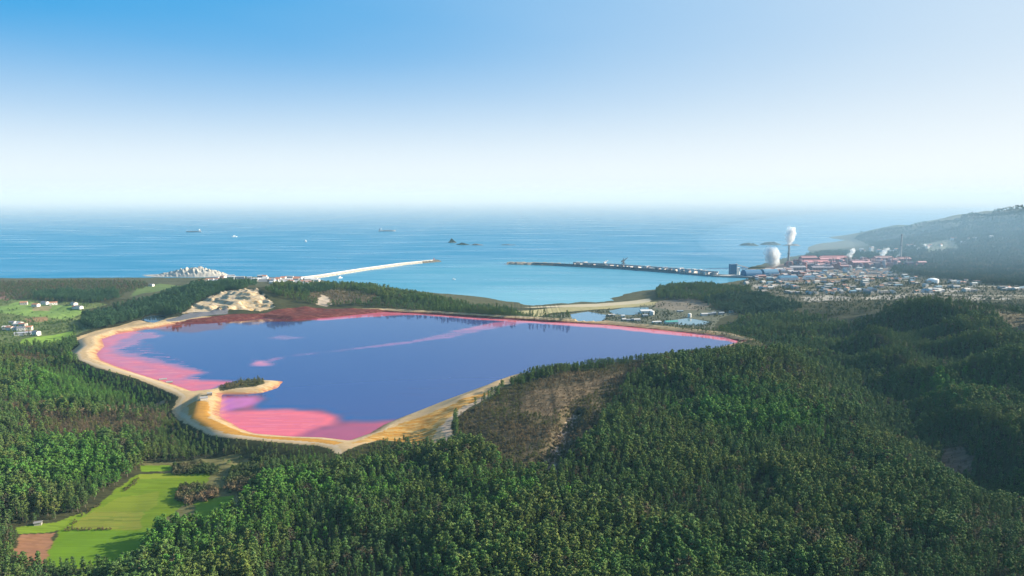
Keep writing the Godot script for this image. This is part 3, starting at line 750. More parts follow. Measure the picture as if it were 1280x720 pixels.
	whole = [far.position, Vector2(far.end.x, far.position.y), far.end, Vector2(far.position.x, far.end.y)]
	fill(im, far, whole, Color(0.085, 0.085, 0.045), 0.3)
	for z in [VILLAGE_FIELDS, MEADOW_B, MEADOW_C]:
		fill(im, far, z, Color(0.13, 0.18, 0.06), 0.2)
	fill(im, far, FALLOW_B, Color(0.22, 0.13, 0.10), 0.2)
	fill(im, far, MARSH, Color(0.135, 0.14, 0.10), 0.4)
	fill(im, far, DUNE, Color(0.36, 0.32, 0.17), 0.2)
	fill(im, far, BEACH, Color(0.50, 0.43, 0.31), 0.06)
	fill(im, far, FILL_SITE, Color(0.21, 0.18, 0.14), 0.2)
	fill(im, far, PLAIN, Color(0.135, 0.125, 0.088), 0.5)
	for y in PALE_YARDS:
		fill(im, far, y, Color(0.36, 0.33, 0.29), 0.2, 2.0)
	fill(im, far, PLANT_YARD, Color(0.24, 0.17, 0.14), 0.4)
	fill(im, far, OCHRE_YARD, Color(0.34, 0.24, 0.11), 0.2)
	fill(im, far, FAR_TOWN, Color(0.25, 0.24, 0.17), 0.4)
	# roads across the industrial plain
	for r in [[Vector2(870, -2420), Vector2(1300, -2150), Vector2(1900, -2160)], [Vector2(900, -2180), Vector2(1250, -1990), Vector2(1500, -1900)], [Vector2(1120, -2850), Vector2(1330, -2500), Vector2(1420, -2050)]]:
		for i in r.size() - 1:
			var side: Vector2 = (r[i + 1] - r[i]).orthogonal().normalized() * 9.0
			fill(im, far, [r[i] - side, r[i] + side, r[i + 1] + side, r[i + 1] - side], Color(0.40, 0.37, 0.32), 0.08, 0.5)
	var c := setting("coastal_land", relief_sheet(lines(-2700, 3000, 20.0), lines(-1840, -3900, 20.0), far, 0.4), soil_texture(im))
	c.set_meta("label", "coastal plain between the pond and the sea")
	var wooded := paint("hill_soil", Color(0.07, 0.075, 0.045), 0.95)
	setting("hills", relief_sheet(lines(0, 9200, 80.0), lines(-3880, -9200, 80.0), far, 0.8), wooded)
	setting("hills", relief_sheet(lines(2980, 9200, 80.0), lines(-300, -3900, 80.0), far, 0.8), wooded)


# ---------------------------------------------------------------- water
func flat_sheet(outline: Array, y: float) -> ArrayMesh:
	var pts := PackedVector2Array(outline)
	var index := Geometry2D.triangulate_polygon(pts)
	var st := fresh()
	for k in range(0, index.size(), 3):
		var a := pts[index[k]]
		var b := pts[index[k + 1]]
		var c := pts[index[k + 2]]
		if (b - a).cross(c - a) < 0:
			var t := b
			b = c
			c = t
		for p in [a, b, c]:
			st.set_normal(Vector3.UP)
			st.add_vertex(Vector3(p.x, y, p.y))
	return st.commit()


func lay_water() -> void:
	# tailings water: colour of what is dissolved and floating in it
	var lo := Vector2(1e9, 1e9)
	var hi := -lo
	for p in POND:
		lo = lo.min(p)
		hi = hi.max(p)
	var frame := Rect2(lo - Vector2(20, 20), hi - lo + Vector2(40, 40))
	var im := Image.create(1024, 620, false, Image.FORMAT_RGB8)
	im.fill(WATER_BLUE.linear_to_srgb())
	for z in POND_STAINS:
		fill(im, frame, z[0], z[1], z[2], z[3], z[4], 26)
	im.resize(128, 78, Image.INTERPOLATE_LANCZOS)
	im.resize(1024, 620, Image.INTERPOLATE_CUBIC)
	# fine silt streaks drawn out by the wind
	for k in POND_STREAKS.size():
		var streak: Array = POND_STREAKS[k]
		fill(im, frame, streak[0], streak[1], 0.12, 4.0, streak[2], 34)
	im.resize(512, 310, Image.INTERPOLATE_LANCZOS)
	im.resize(1024, 620, Image.INTERPOLATE_CUBIC)
	var wet := StandardMaterial3D.new()
	wet.albedo_texture = ImageTexture.create_from_image(im)
	wet.texture_repeat = false
	wet.roughness = 0.06
	wet.metallic_specular = 0.38
	var pond := setting("pond_water", pond_mesh(frame), wet)
	pond.set_meta("label", "blue tailings pond with pink and red mud shallows")
	var dull := paint("basin_water", Color(0.10, 0.19, 0.27), 0.08)
	var green := paint("basin_green", Color(0.12, 0.19, 0.21), 0.08)
	var looks := [dull, paint("basin_dark", Color(0.035, 0.11, 0.14), 0.08), green, paint("basin_black", Color(0.03, 0.04, 0.055), 0.06)]
	for k in 4:
		setting("basin_water", flat_sheet(Array(basins[k][0]), basins[k][1]), looks[k])
	# the sea
	var xs := PackedFloat32Array([-90000, -45000, -22000, -11000, -7000])
	xs.append_array(lines(-5000, 5000, 50.0))
	xs.append_array(PackedFloat32Array([7000, 11000, 22000, 45000, 90000]))
	var zs := lines(-1750, -5000, 50.0)
	zs.append_array(lines(-5250, -9000, 250.0))
	zs.append_array(PackedFloat32Array([-12000, -16000, -22000, -32000, -50000, -90000]))
	var nx := xs.size()
	var v := PackedVector3Array()
	var col := PackedColorArray()
	var nor := PackedVector3Array()
	var uv := PackedVector2Array()
	for z in zs:
		for x in xs:
			v.append(Vector3(x, 0, z))
			nor.append(Vector3.UP)
			uv.append(Vector2(x, z) / 1400.0)
			var deep := SEA_DEEP
			if absf(x) < 4900 and z > -5000:
				# turquoise where the sandy bottom is near
				var sand_near := Vector2((x - 150.0) / 620.0, (z + 2000.0) / 430.0).length()
				var bay := Vector2((x - 250.0) / 900.0, (z + 2500.0) / 800.0).length()
				deep = deep.lerp(SEA_BAY, 1.0 - smoothstep(0.6, 1.5, bay + stand.get_noise_2d(x, z * 2.0) * 0.3))
				deep = deep.lerp(SEA_SHALLOW, 1.0 - smoothstep(0.25, 1.1, sand_near + stand.get_noise_2d(x, z * 3.0) * 0.25))
			col.append(deep)
	var index := PackedInt32Array()
	for k in zs.size() - 1:
		for i in nx - 1:
			var at := k * nx + i
			index.append_array(PackedInt32Array([at, at + nx, at + 1, at + 1, at + nx, at + nx + 1]))
	var arrays := []
	arrays.resize(Mesh.ARRAY_MAX)
	arrays[Mesh.ARRAY_VERTEX] = v
	arrays[Mesh.ARRAY_NORMAL] = nor
	arrays[Mesh.ARRAY_COLOR] = col
	arrays[Mesh.ARRAY_TEX_UV] = uv
	arrays[Mesh.ARRAY_INDEX] = index
	var m := ArrayMesh.new()
	m.add_surface_from_arrays(Mesh.PRIMITIVE_TRIANGLES, arrays)
	var sea := StandardMaterial3D.new()
	sea.vertex_color_use_as_albedo = true
	sea.albedo_color = Color.WHITE
	sea.metallic_specular = 0.35
	sea.roughness = 1.0
	sea.roughness_texture = grain("sea_ripple", 0.006, 0.2, 0.52, Vector3.ONE, 1024)
	sea.uv1_scale = Vector3(0.28, 1.6, 1)
	setting("sea", m, sea)


func pond_mesh(frame: Rect2) -> ArrayMesh:
	var pts := PackedVector2Array()
	for p in Geometry2D.offset_polygon(PackedVector2Array(POND), 1.5)[0]:
		pts.append(p)
	var index := Geometry2D.triangulate_polygon(pts)
	var st := SurfaceTool.new()
	st.begin(Mesh.PRIMITIVE_TRIANGLES)
	for k in range(0, index.size(), 3):
		var t := [pts[index[k]], pts[index[k + 1]], pts[index[k + 2]]]
		if (t[1] - t[0]).cross(t[2] - t[0]) < 0:
			t.reverse()
		for p in t:
			st.set_uv((p - frame.position) / frame.size)
			st.set_normal(Vector3.UP)
			st.add_vertex(Vector3(p.x, POND_LEVEL, p.y))
	return st.commit()


# ---------------------------------------------------------------- harbour and shore
func mound_along(path: Array, top: float, crest: float, foot: float, jitter: float) -> ArrayMesh:
	var st := fresh()
	var rows := []
	for i in path.size() - 1:
		var a: Vector2 = path[i]
		var b: Vector2 = path[i + 1]
		var n := maxi(2, int(a.distance_to(b) / 9.0))
		for k in n + (1 if i == path.size() - 2 else 0):
			var p := a.lerp(b, float(k) / n)
			var side := (b - a).orthogonal().normalized()
			var row := []
			for o in [[-foot, -4.0], [-(foot * 0.6 + crest * 0.4), top * 0.45], [-crest, top], [crest, top], [foot * 0.6 + crest * 0.4, top * 0.45], [foot, -4.0]]:
				var q: Vector2 = p + side * (o[0] + rng.randf_range(-jitter, jitter))
				row.append(Vector3(q.x, o[1] + rng.randf_range(-jitter, jitter) * 0.5, q.y))
			rows.append(row)
	for i in rows.size() - 1:
		for k in 5:
			quad(st, rows[i][k], rows[i][k + 1], rows[i + 1][k + 1], rows[i + 1][k])
	for row in [rows[0], rows[rows.size() - 1]]:
		for k in range(1, 5):
			for v in [row[0], row[k], row[k + 1]]:
				st.add_vertex(v)
	return done(st)


func wall_along(path: Array, off: float, y: float, w: float, h: float) -> ArrayMesh:
	var st := fresh()
	for i in path.size() - 1:
		var side: Vector2 = (path[i + 1] - path[i]).orthogonal().normalized() * off
		var a: Vector2 = path[i] + side
		var b: Vector2 = path[i + 1] + side
		var d := b - a
		box(st, Vector3((a.x + b.x) / 2, y + h / 2, (a.y + b.y) / 2), Vector3(d.length() + w * 0.3, h, w), -d.angle())
	return done(st)


func rock_dome(size: Vector3, seed_at: float, sides := 26, rings := 9) -> ArrayMesh:
	var st := fresh()
	var at := func(r: int, i: int) -> Vector3:
		var a := TAU * (i % sides) / sides
		var f := 1.0 - float(r) / rings
		var wob := 1.0 + 0.5 * rough.get_noise_3d(cos(a) * 60.0 + seed_at, f * 40.0, sin(a) * 60.0)
		var y := pow(1.0 - f, 0.7) * (1.0 + 0.9 * rough.get_noise_3d(cos(a) * 90.0 * f + seed_at, 9.0, sin(a) * 90.0 * f))
		return Vector3(cos(a) * size.x * f * wob, -2.0 + (size.y + 2.0) * y, sin(a) * size.z * f * wob)
	for r in rings:
		for i in sides:
			quad(st, at.call(r, i), at.call(r, i + 1), at.call(r + 1, i + 1), at.call(r + 1, i))
	return done(st)


func ridge_mesh(half: float, depth: float, top: float) -> ArrayMesh:
	var st := fresh()
	var at := func(i: int, k: int) -> Vector3:
		var u := i / 40.0
		var v := k / 10.0 * 2.0 - 1.0
		var rise := pow(sin(PI * pow(u, 1.5)), 0.8) * (1.0 - 0.35 * absf(u - 0.62))
		var y := top * rise * (1.0 - pow(absf(v), 1.4)) * (1.0 + 0.5 * rough.get_noise_2d(i * 40.0, k * 60.0)) - 2.0
		return Vector3((u * 2.0 - 1.0) * half, y, v * depth * (0.5 + 0.5 * rise))
	for i in 40:
		for k in 10:
			quad(st, at.call(i, k), at.call(i, k + 1), at.call(i + 1, k + 1), at.call(i + 1, k))
	return done(st)


func stone(key: String, c: Color) -> StandardMaterial3D:
	var m := paint(key, c, 0.95)
	m.detail_enabled = true
	m.detail_blend_mode = BaseMaterial3D.BLEND_MODE_MUL
	m.detail_uv_layer = BaseMaterial3D.DETAIL_UV_2
	m.detail_albedo = grain("stone_grain", 0.05, 0.45, 1.3)
	m.uv2_triplanar = true
	m.uv2_world_triplanar = true
	m.uv2_scale = Vector3.ONE / 60.0
	return m


func shore_things() -> void:
	var pale := stone("pale_rubble", Color(0.46, 0.42, 0.36))
	var dark := stone("dark_rock", Color(0.15, 0.13, 0.10))
	var concrete := paint("concrete", Color(0.48, 0.45, 0.41))
	var west := [Vector2(-903, -2422), Vector2(-805, -2469), Vector2(-725, -2595), Vector2(-624, -2824), Vector2(-497, -3061), Vector2(-373, -3214)]
	var b := thing("breakwater", "long pale rubble breakwater running out from the fishing harbour", "breakwater")
	part("rubble_mound", mound_along(west, 6.0, 9.0, 24.0, 1.6), pale, b)
	part("roadway", wall_along(west, 1.0, 6.0, 9.0, 0.5), concrete, b)
	part("parapet_wall", wall_along(west, -7.0, 6.0, 2.5, 4.5), concrete, b)
	part("rock_armour", mound_along([Vector2(-420, -3160), Vector2(-350, -3236)], 7.0, 12.0, 30.0, 3.0), dark, b)
	part("beacon", a_lathe(Vector3(-365, 6, -3222), [[0, 2.2], [8, 1.6], [8.2, 2.4], [9.5, 2.4], [10.5, 0.1]], 8), paint("beacon_paint", Color(0.5, 0.12, 0.08)), b)
	var east := [Vector2(-20, -3110), Vector2(110, -3085), Vector2(211, -3050), Vector2(441, -2930), Vector2(667, -2750), Vector2(790, -2620), Vector2(960, -2560)]
	var q := thing("cargo_pier", "long industrial pier with a rubble head and loading gear", "pier")
	part("rubble_mound", mound_along([east[0], east[1], east[2]], 9.0, 14.0, 30.0, 3.5), stone("grey_rubble", Color(0.30, 0.26, 0.22)), q)
	part("quay_wall", wall_along([east[2], east[3], east[4], east[5], east[6]], 0.0, -3.0, 58.0, 8.0), paint("quay_concrete", Color(0.22, 0.22, 0.21)), q)
	part("roadway", wall_along([east[2], east[3], east[4], east[5], east[6]], 4.0, 5.02, 26.0, 0.4), concrete, q)
	part("parapet_wall", wall_along([east[1], east[2], east[3], east[4]], -26.0, 5.0, 3.0, 6.0), paint("wall_dark", Color(0.10, 0.12, 0.13)), q)
	part("conveyor_gallery", wall_along([east[2] + Vector2(60, 40), east[3], east[4], east[5]], -9.0, 14.0, 5.0, 5.0), paint("gallery_metal", Color(0.36, 0.33, 0.33), 0.5), q)
	var gallery_leg := a_box(Vector3(0, 5, 0), Vector3(1.4, 10, 1.4))
	for i in 22:
		var p: Vector2 = east[2].lerp(east[4], 0.14 + i / 26.0) if i < 1 else (east[2].lerp(east[3], i / 11.0) if i < 11 else east[3].lerp(east[4], (i - 11) / 11.0))
		part("gallery_leg", gallery_leg, paint("gallery_metal", Color.WHITE), q).position = Vector3(p.x, 4, p.y - 8)
	# pale sheds, containers and stockpiles standing on the pier
	for i in 46:
		var t := i / 46.0
		var p: Vector2 = east[2].lerp(east[3], 0.3 + t * 2.3) if t < 0.3 else (east[3].lerp(east[4], (t - 0.3) * 2.9) if t < 0.64 else east[4].lerp(east[5], (t - 0.64) * 2.7))
		p += Vector2(rng.randf_range(-5, 5), rng.randf_range(-14, 10))
		var s := Vector3(rng.randf_range(10, 26), rng.randf_range(6, 15), rng.randf_range(8, 14))
		shed("pier_shed", ["pale pinkish shed standing on the cargo pier", "brownish shed standing on the cargo pier", "whitish shed standing on the cargo pier"][i % 3], ["pinkish sheds on the pier", "brownish sheds on the pier", "whitish sheds on the pier"][i % 3], Vector3(p.x, 5.4, p.y + 5), s, 0.66, [Color(0.55, 0.50, 0.50), Color(0.42, 0.36, 0.36), Color(0.60, 0.57, 0.54)][i % 3], Color(0.5, 0.47, 0.46), "flat")
	crane(Vector3(471, 5.4, -2912), 40.0, paint("crane_dark", Color(0.06, 0.07, 0.09), 0.5), "dark harbour crane with raised boom standing on the cargo pier", 0.5)
	crane(Vector3(400, 5.4, -2952), 26.0, paint("crane_pale", Color(0.55, 0.55, 0.56), 0.5), "pale grey harbour crane, shorter than the dark one beside it on the pier", 0.5)
	# spoil headland and islets
	var mound := thing("rock_mound", "white rocky headland rising at the edge of the open sea", "headland", Vector3(-1246, 1, -2640))
	part("rock_face", ridge_mesh(160.0, 55.0, 33.0), stone("white_rock", Color(0.52, 0.48, 0.42)), mound)
	part("rock_shelf", rock_dome(Vector3(190, 5, 60), 31.0, 40, 6), pale, mound)
	for r in [[Vector3(-398, 0, -4587), Vector3(30, 24, 26), "steep dark green islet standing apart from the flat reef", 5.0, 0], [Vector3(-310, 0, -4370), Vector3(48, 13, 24), "low green islet beside a bare reef", 17.0, 0], [Vector3(-222, 0, -4345), Vector3(46, 9, 20), "bare brown reef touching the low green islet", 29.0, 1], [Vector3(-25, 0, -4355), Vector3(58, 5, 14), "flat pale reef awash, well away from the islets", 41.0, 1],
			[Vector3(1480, 0, -4320), Vector3(60, 20, 40), "hazy dark islet standing behind the white steam cloud", 53.0, 0], [Vector3(1640, 0, -4380), Vector3(70, 24, 40), "hazy double islet behind the tall chimney", 65.0, 0], [Vector3(1740, 0, -4300), Vector3(66, 14, 30), "low rock next to the hazy double islet", 77.0, 1]]:
		var isle := thing("islet", r[2], "islet", r[0], 0.0, "rocky islets off the harbour")
		part("rock", rock_dome(r[1], r[3]), stone("islet_rock", Color(0.26, 0.20, 0.16)) if r[4] else stone("islet_green", Color(0.05, 0.075, 0.055)), isle)
		part("shore_ledge", rock_dome(Vector3(r[1].x * 1.25, r[1].y * 0.25, r[1].z * 1.3), r[3] + 7.0), stone("islet_ledge", Color(0.20, 0.16, 0.13)), isle)
	for k in 2:
		var p: Vector2 = QUARRY_TRUCKS[k]
		dump_truck(on_ground(p, 0.0), 0.3 + k * 0.5, ["dark dump truck parked at the foot of the quarry face", "second dark dump truck beside the grey ditch"][k])
	var tank_rows := [["grey roofed pump shed on the dyke road above the pink shallows", Vector3(10, 3, 5)], ["low pump shed next to the grey roofed one on the dyke", Vector3(8, 2.6, 4)], ["pale square tank on the spit between two pink coves", Vector3(9, 3, 7)], ["small dark shed on the spit beside the pale tank", Vector3(6, 3, 5)]]
	for k in 4:
		shed("pump_shed", tank_rows[k][0], "", on_ground(DYKE_SHEDS[k]), tank_rows[k][1], 0.5, [Color(0.35, 0.34, 0.32), Color(0.2, 0.2, 0.2), Color(0.5, 0.46, 0.4), Color(0.12, 0.11, 0.1)][k], Color(0.3, 0.29, 0.28), "flat")


func dump_truck(at: Vector3, turn: float, label: String) -> void:
	var t := thing("dump_truck", label, "truck", at, turn)
	var dark := paint("truck_body", Color(0.10, 0.09, 0.08), 0.6)
	var st := fresh()
	box(st, Vector3(-0.8, 1.7, 0), Vector3(5.6, 0.5, 3.0))
	box(st, Vector3(-0.8, 2.6, 1.4), Vector3(5.6, 1.4, 0.25))
	box(st, Vector3(-0.8, 2.6, -1.4), Vector3(5.6, 1.4, 0.25))
	box(st, Vector3(1.9, 2.9, 0), Vector3(0.25, 2.0, 2.55))
	part("tipper_body", done(st), dark, t)
	part("cab", a_box(Vector3(3.2, 2.2, 0), Vector3(2.0, 2.2, 2.6)), paint("truck_cab", Color(0.32, 0.24, 0.06), 0.5), t)
	for x in [-2.6, -1.0, 3.0]:
		for z in [-1.35, 1.35]:
			var w := fresh()
			lathe(w, Vector3.ZERO, [[-0.3, 0.05], [-0.3, 0.75], [0.3, 0.75], [0.3, 0.05]], 10)
			var o := part("wheel", done(w), paint("tyre", Color(0.03, 0.03, 0.03)), t)
			o.rotation.x = PI / 2
			o.position = Vector3(x, 0.75, z)


func crane(at: Vector3, h: float, m: Material, label: String, turn: float) -> void:
	var t := thing("harbour_crane", label, "crane", at, turn)
	var st := fresh()
	for x in [-6.0, 6.0]:
		for z in [-6.0, 6.0]:
			beam(st, Vector3(x, 0, z), Vector3(x * 0.7, h * 0.4, z * 0.7), 1.6)
	box(st, Vector3(0, h * 0.42, 0), Vector3(11, 2.4, 11))
	part("portal", done(st), m, t)
	part("tower", a_box(Vector3(0, h * 0.6, 0), Vector3(5, h * 0.36, 5)), m, t)
	part("machine_house", a_box(Vector3(-5, h * 0.62, 0), Vector3(9, 6, 6.5)), m, t)
	st = fresh()
	beam(st, Vector3(2, h * 0.66, -1.5), Vector3(h * 0.55, h * 1.0, -0.4), 1.5)
	beam(st, Vector3(2, h * 0.66, 1.5), Vector3(h * 0.55, h * 1.0, 0.4), 1.5)
	beam(st, Vector3(0, h * 0.78, 0), Vector3(h * 0.55, h * 1.0, 0), 0.8)
	part("boom", done(st), m, t)
	st = fresh()
	beam(st, Vector3(0, h * 0.78, 0), Vector3(0, h * 1.0, 0), 1.2)
	beam(st, Vector3(0, h * 0.98, 0), Vector3(-7, h * 0.66, 0), 0.8)
	part("mast", done(st), m, t)


# ---------------------------------------------------------------- buildings
func shed(called: String, label: String, group: String, at: Vector3, s: Vector3, turn: float, wall: Color, roof: Color, style: String, category := "building") -> Node3D:
	var o := thing(called, label, category, at, turn, group)
	var wm := paint("wall_%s" % wall.to_html(), wall)
	var rm := paint("roof_%s" % roof.to_html(), roof, 0.7)
	part("wall", a_box(Vector3(0, s.y / 2, 0), s), wm, o)
	if style == "gable":
		var r := part("roof", gable(s.x, s.z, s.z * 0.22, 0.5), rm, o)
		r.position.y = s.y + 0.02
		for e in [-s.x / 2 + 0.05, s.x / 2 - 0.05]:
			var g := fresh()
			for v in [Vector3(e, s.y, -s.z / 2), Vector3(e, s.y + s.z * 0.22, 0), Vector3(e, s.y, s.z / 2)]:
				g.add_vertex(v)
			part("gable_end", done(g), wm, o)
	elif style == "vault":
		var r := part("roof", vault(s.x, s.z, s.z * 0.4), rm, o)
		r.position.y = s.y
	else:
		var st := fresh()
		box(st, Vector3(0, s.y + 0.25, 0), Vector3(s.x + 0.6, 0.5, s.z + 0.6))
		part("roof", done(st), rm, o)
	return o


func houses() -> void:
	var white := Color(0.64, 0.62, 0.58)
	var cream := Color(0.66, 0.60, 0.46)
	var slate := Color(0.16, 0.16, 0.18)
	var tile := Color(0.40, 0.17, 0.10)
	for k in VILLAGE.size():
		var s := Vector3(rng.randf_range(11, 16), rng.randf_range(5, 7.5), rng.randf_range(8, 10))
		var label := "white walled village house among the gardens by the bright meadow"
		if k == 5:
			label = "cream walled house at the end of the white village row"
		elif k == 7:
			s = Vector3(34, 5, 9)
			label = "long grey roofed barn beside the village"
		elif k == 9:
			label = "white house standing alone at the edge of the bright green meadow"
		var roof: Color = [slate, Color(0.45, 0.42, 0.40), tile][k % 3] if k != 7 else Color(0.30, 0.30, 0.33)
		var o := shed("village_house" if k != 7 else "barn", label, "white houses of the village" if label.begins_with("white walled") else "", on_ground(VILLAGE[k]), s, rng.randf_range(-0.5, 0.5), cream if k == 5 else white, roof, "gable", "house" if k != 7 else "barn")
		dress(o, s)
	for k in HAMLET.size():
		var s := Vector3(rng.randf_range(13, 18), rng.randf_range(5, 7.5), rng.randf_range(9, 11))
		var label := "white house of the hamlet on the green slope"
		if k == 6:
			label = "lone white farmhouse in the clearing below the coast"
		elif k == 7:
			label = "grey roofed farmhouse above the meadow, apart from the hamlet"
		dress(shed("hamlet_house", label, "white houses of the hamlet" if k < 6 else "", on_ground(HAMLET[k]), s, rng.randf_range(-0.6, 0.6), white if k < 7 else Color(0.4, 0.38, 0.36), [slate, tile][k % 2], "gable", "house"), s)
	shed("field_hut", "small pale hut at the edge of the field below the forest", "", on_ground(FIELD_HUT), Vector3(5.5, 2.4, 3.5), 0.4, Color(0.36, 0.33, 0.30), Color(0.2, 0.19, 0.18), "gable", "hut")
	# fishing harbour at the root of the breakwater
	for k in 58:
		var p := Vector2(rng.randf_range(-1090, -690), rng.randf_range(-2560, -2330))
		if height(p.x, p.y) < 1.0:
			continue
		var s := Vector3(rng.randf_range(12, 34), rng.randf_range(5, 10), rng.randf_range(9, 16))
		shed("harbour_house", ["white harbour house behind the breakwater", "red roofed harbour house behind the breakwater", "grey harbour warehouse behind the breakwater"][k % 3], ["white harbour houses", "red roofed harbour houses", "grey harbour warehouses"][k % 3], on_ground(p), s, rng.randf_range(-0.4, 0.4), [white, white, Color(0.36, 0.36, 0.38)][k % 3], [Color(0.55, 0.53, 0.50), tile, Color(0.3, 0.31, 0.33)][k % 3], "gable")
	# distant villages on the hill slope
	for k in 26:
		var p := Vector2(rng.randf_range(1750, 2500), rng.randf_range(-3700, -3350))
		var s := Vector3(rng.randf_range(12, 20), rng.randf_range(7, 12), rng.randf_range(10, 14))
		shed("hillside_house", "small pale house of the village on the hazy hillside", "houses on the hazy hillside", on_ground(p), s, rng.randf_range(-0.6, 0.6), white, [tile, Color(0.5, 0.48, 0.46)][k % 2], "gable", "house")


func dress(o: Node3D, s: Vector3) -> void:
	var glass := paint("window_glass", Color(0.03, 0.035, 0.045), 0.15)
	for i in 3:
		part("window", a_box(Vector3((i - 1) * s.x * 0.3, s.y * 0.62, s.z * 0.5), Vector3(1.4, 1.5, 0.12)), glass, o)
	part("door", a_box(Vector3(s.x * 0.15, 1.1, s.z * 0.5), Vector3(1.2, 2.2, 0.16)), paint("door_wood", Color(0.12, 0.07, 0.04)), o)
	part("chimney", a_box(Vector3(s.x * 0.28, s.y + s.z * 0.2, s.z * 0.12), Vector3(1.0, 2.4, 1.0)), paint("chimney_brick", Color(0.30, 0.22, 0.18)), o)


func stack(at: Vector3, h: float, r: float, label: String, c: Color) -> Node3D:
	var t := thing("chimney_stack", label, "chimney", at)
	part("shaft", a_lathe(Vector3.ZERO, [[0, r * 1.5], [h, r], [h, r * 0.8], [h - 3, r * 0.75]], 14), paint("stack_%s" % c.to_html(), c), t)
	part("rim_band", a_lathe(Vector3.ZERO, [[h - 6, r * 1.06], [h - 6, r * 1.35], [h - 3.5, r * 1.35], [h - 3.5, r * 1.06]], 14), paint("stack_band", Color(0.10, 0.10, 0.11)), t)
	part("platform", a_lathe(Vector3.ZERO, [[h * 0.55, r * 1.2], [h * 0.55, r * 1.9], [h * 0.57, r * 1.9], [h * 0.57, r * 1.2]], 14), paint("stack_band", Color.WHITE), t)
	return t


func tank(called: String, at: Vector3, r: float, h: float, c: Color, label: String, group := "") -> void:
	var t := thing(called, label, "tank", at, 0.0, group)
	part("shell", a_lathe(Vector3.ZERO, [[0, r], [h, r]], 20), paint("tank_%s" % c.to_html(), c, 0.6), t)
	part("roof", a_lathe(Vector3.ZERO, [[h, r * 1.02], [h + r * 0.16, r * 0.75], [h + r * 0.26, r * 0.35], [h + r * 0.29, 0.01]], 20), paint("tank_roof_%s" % c.to_html(), c * 1.05, 0.6), t)


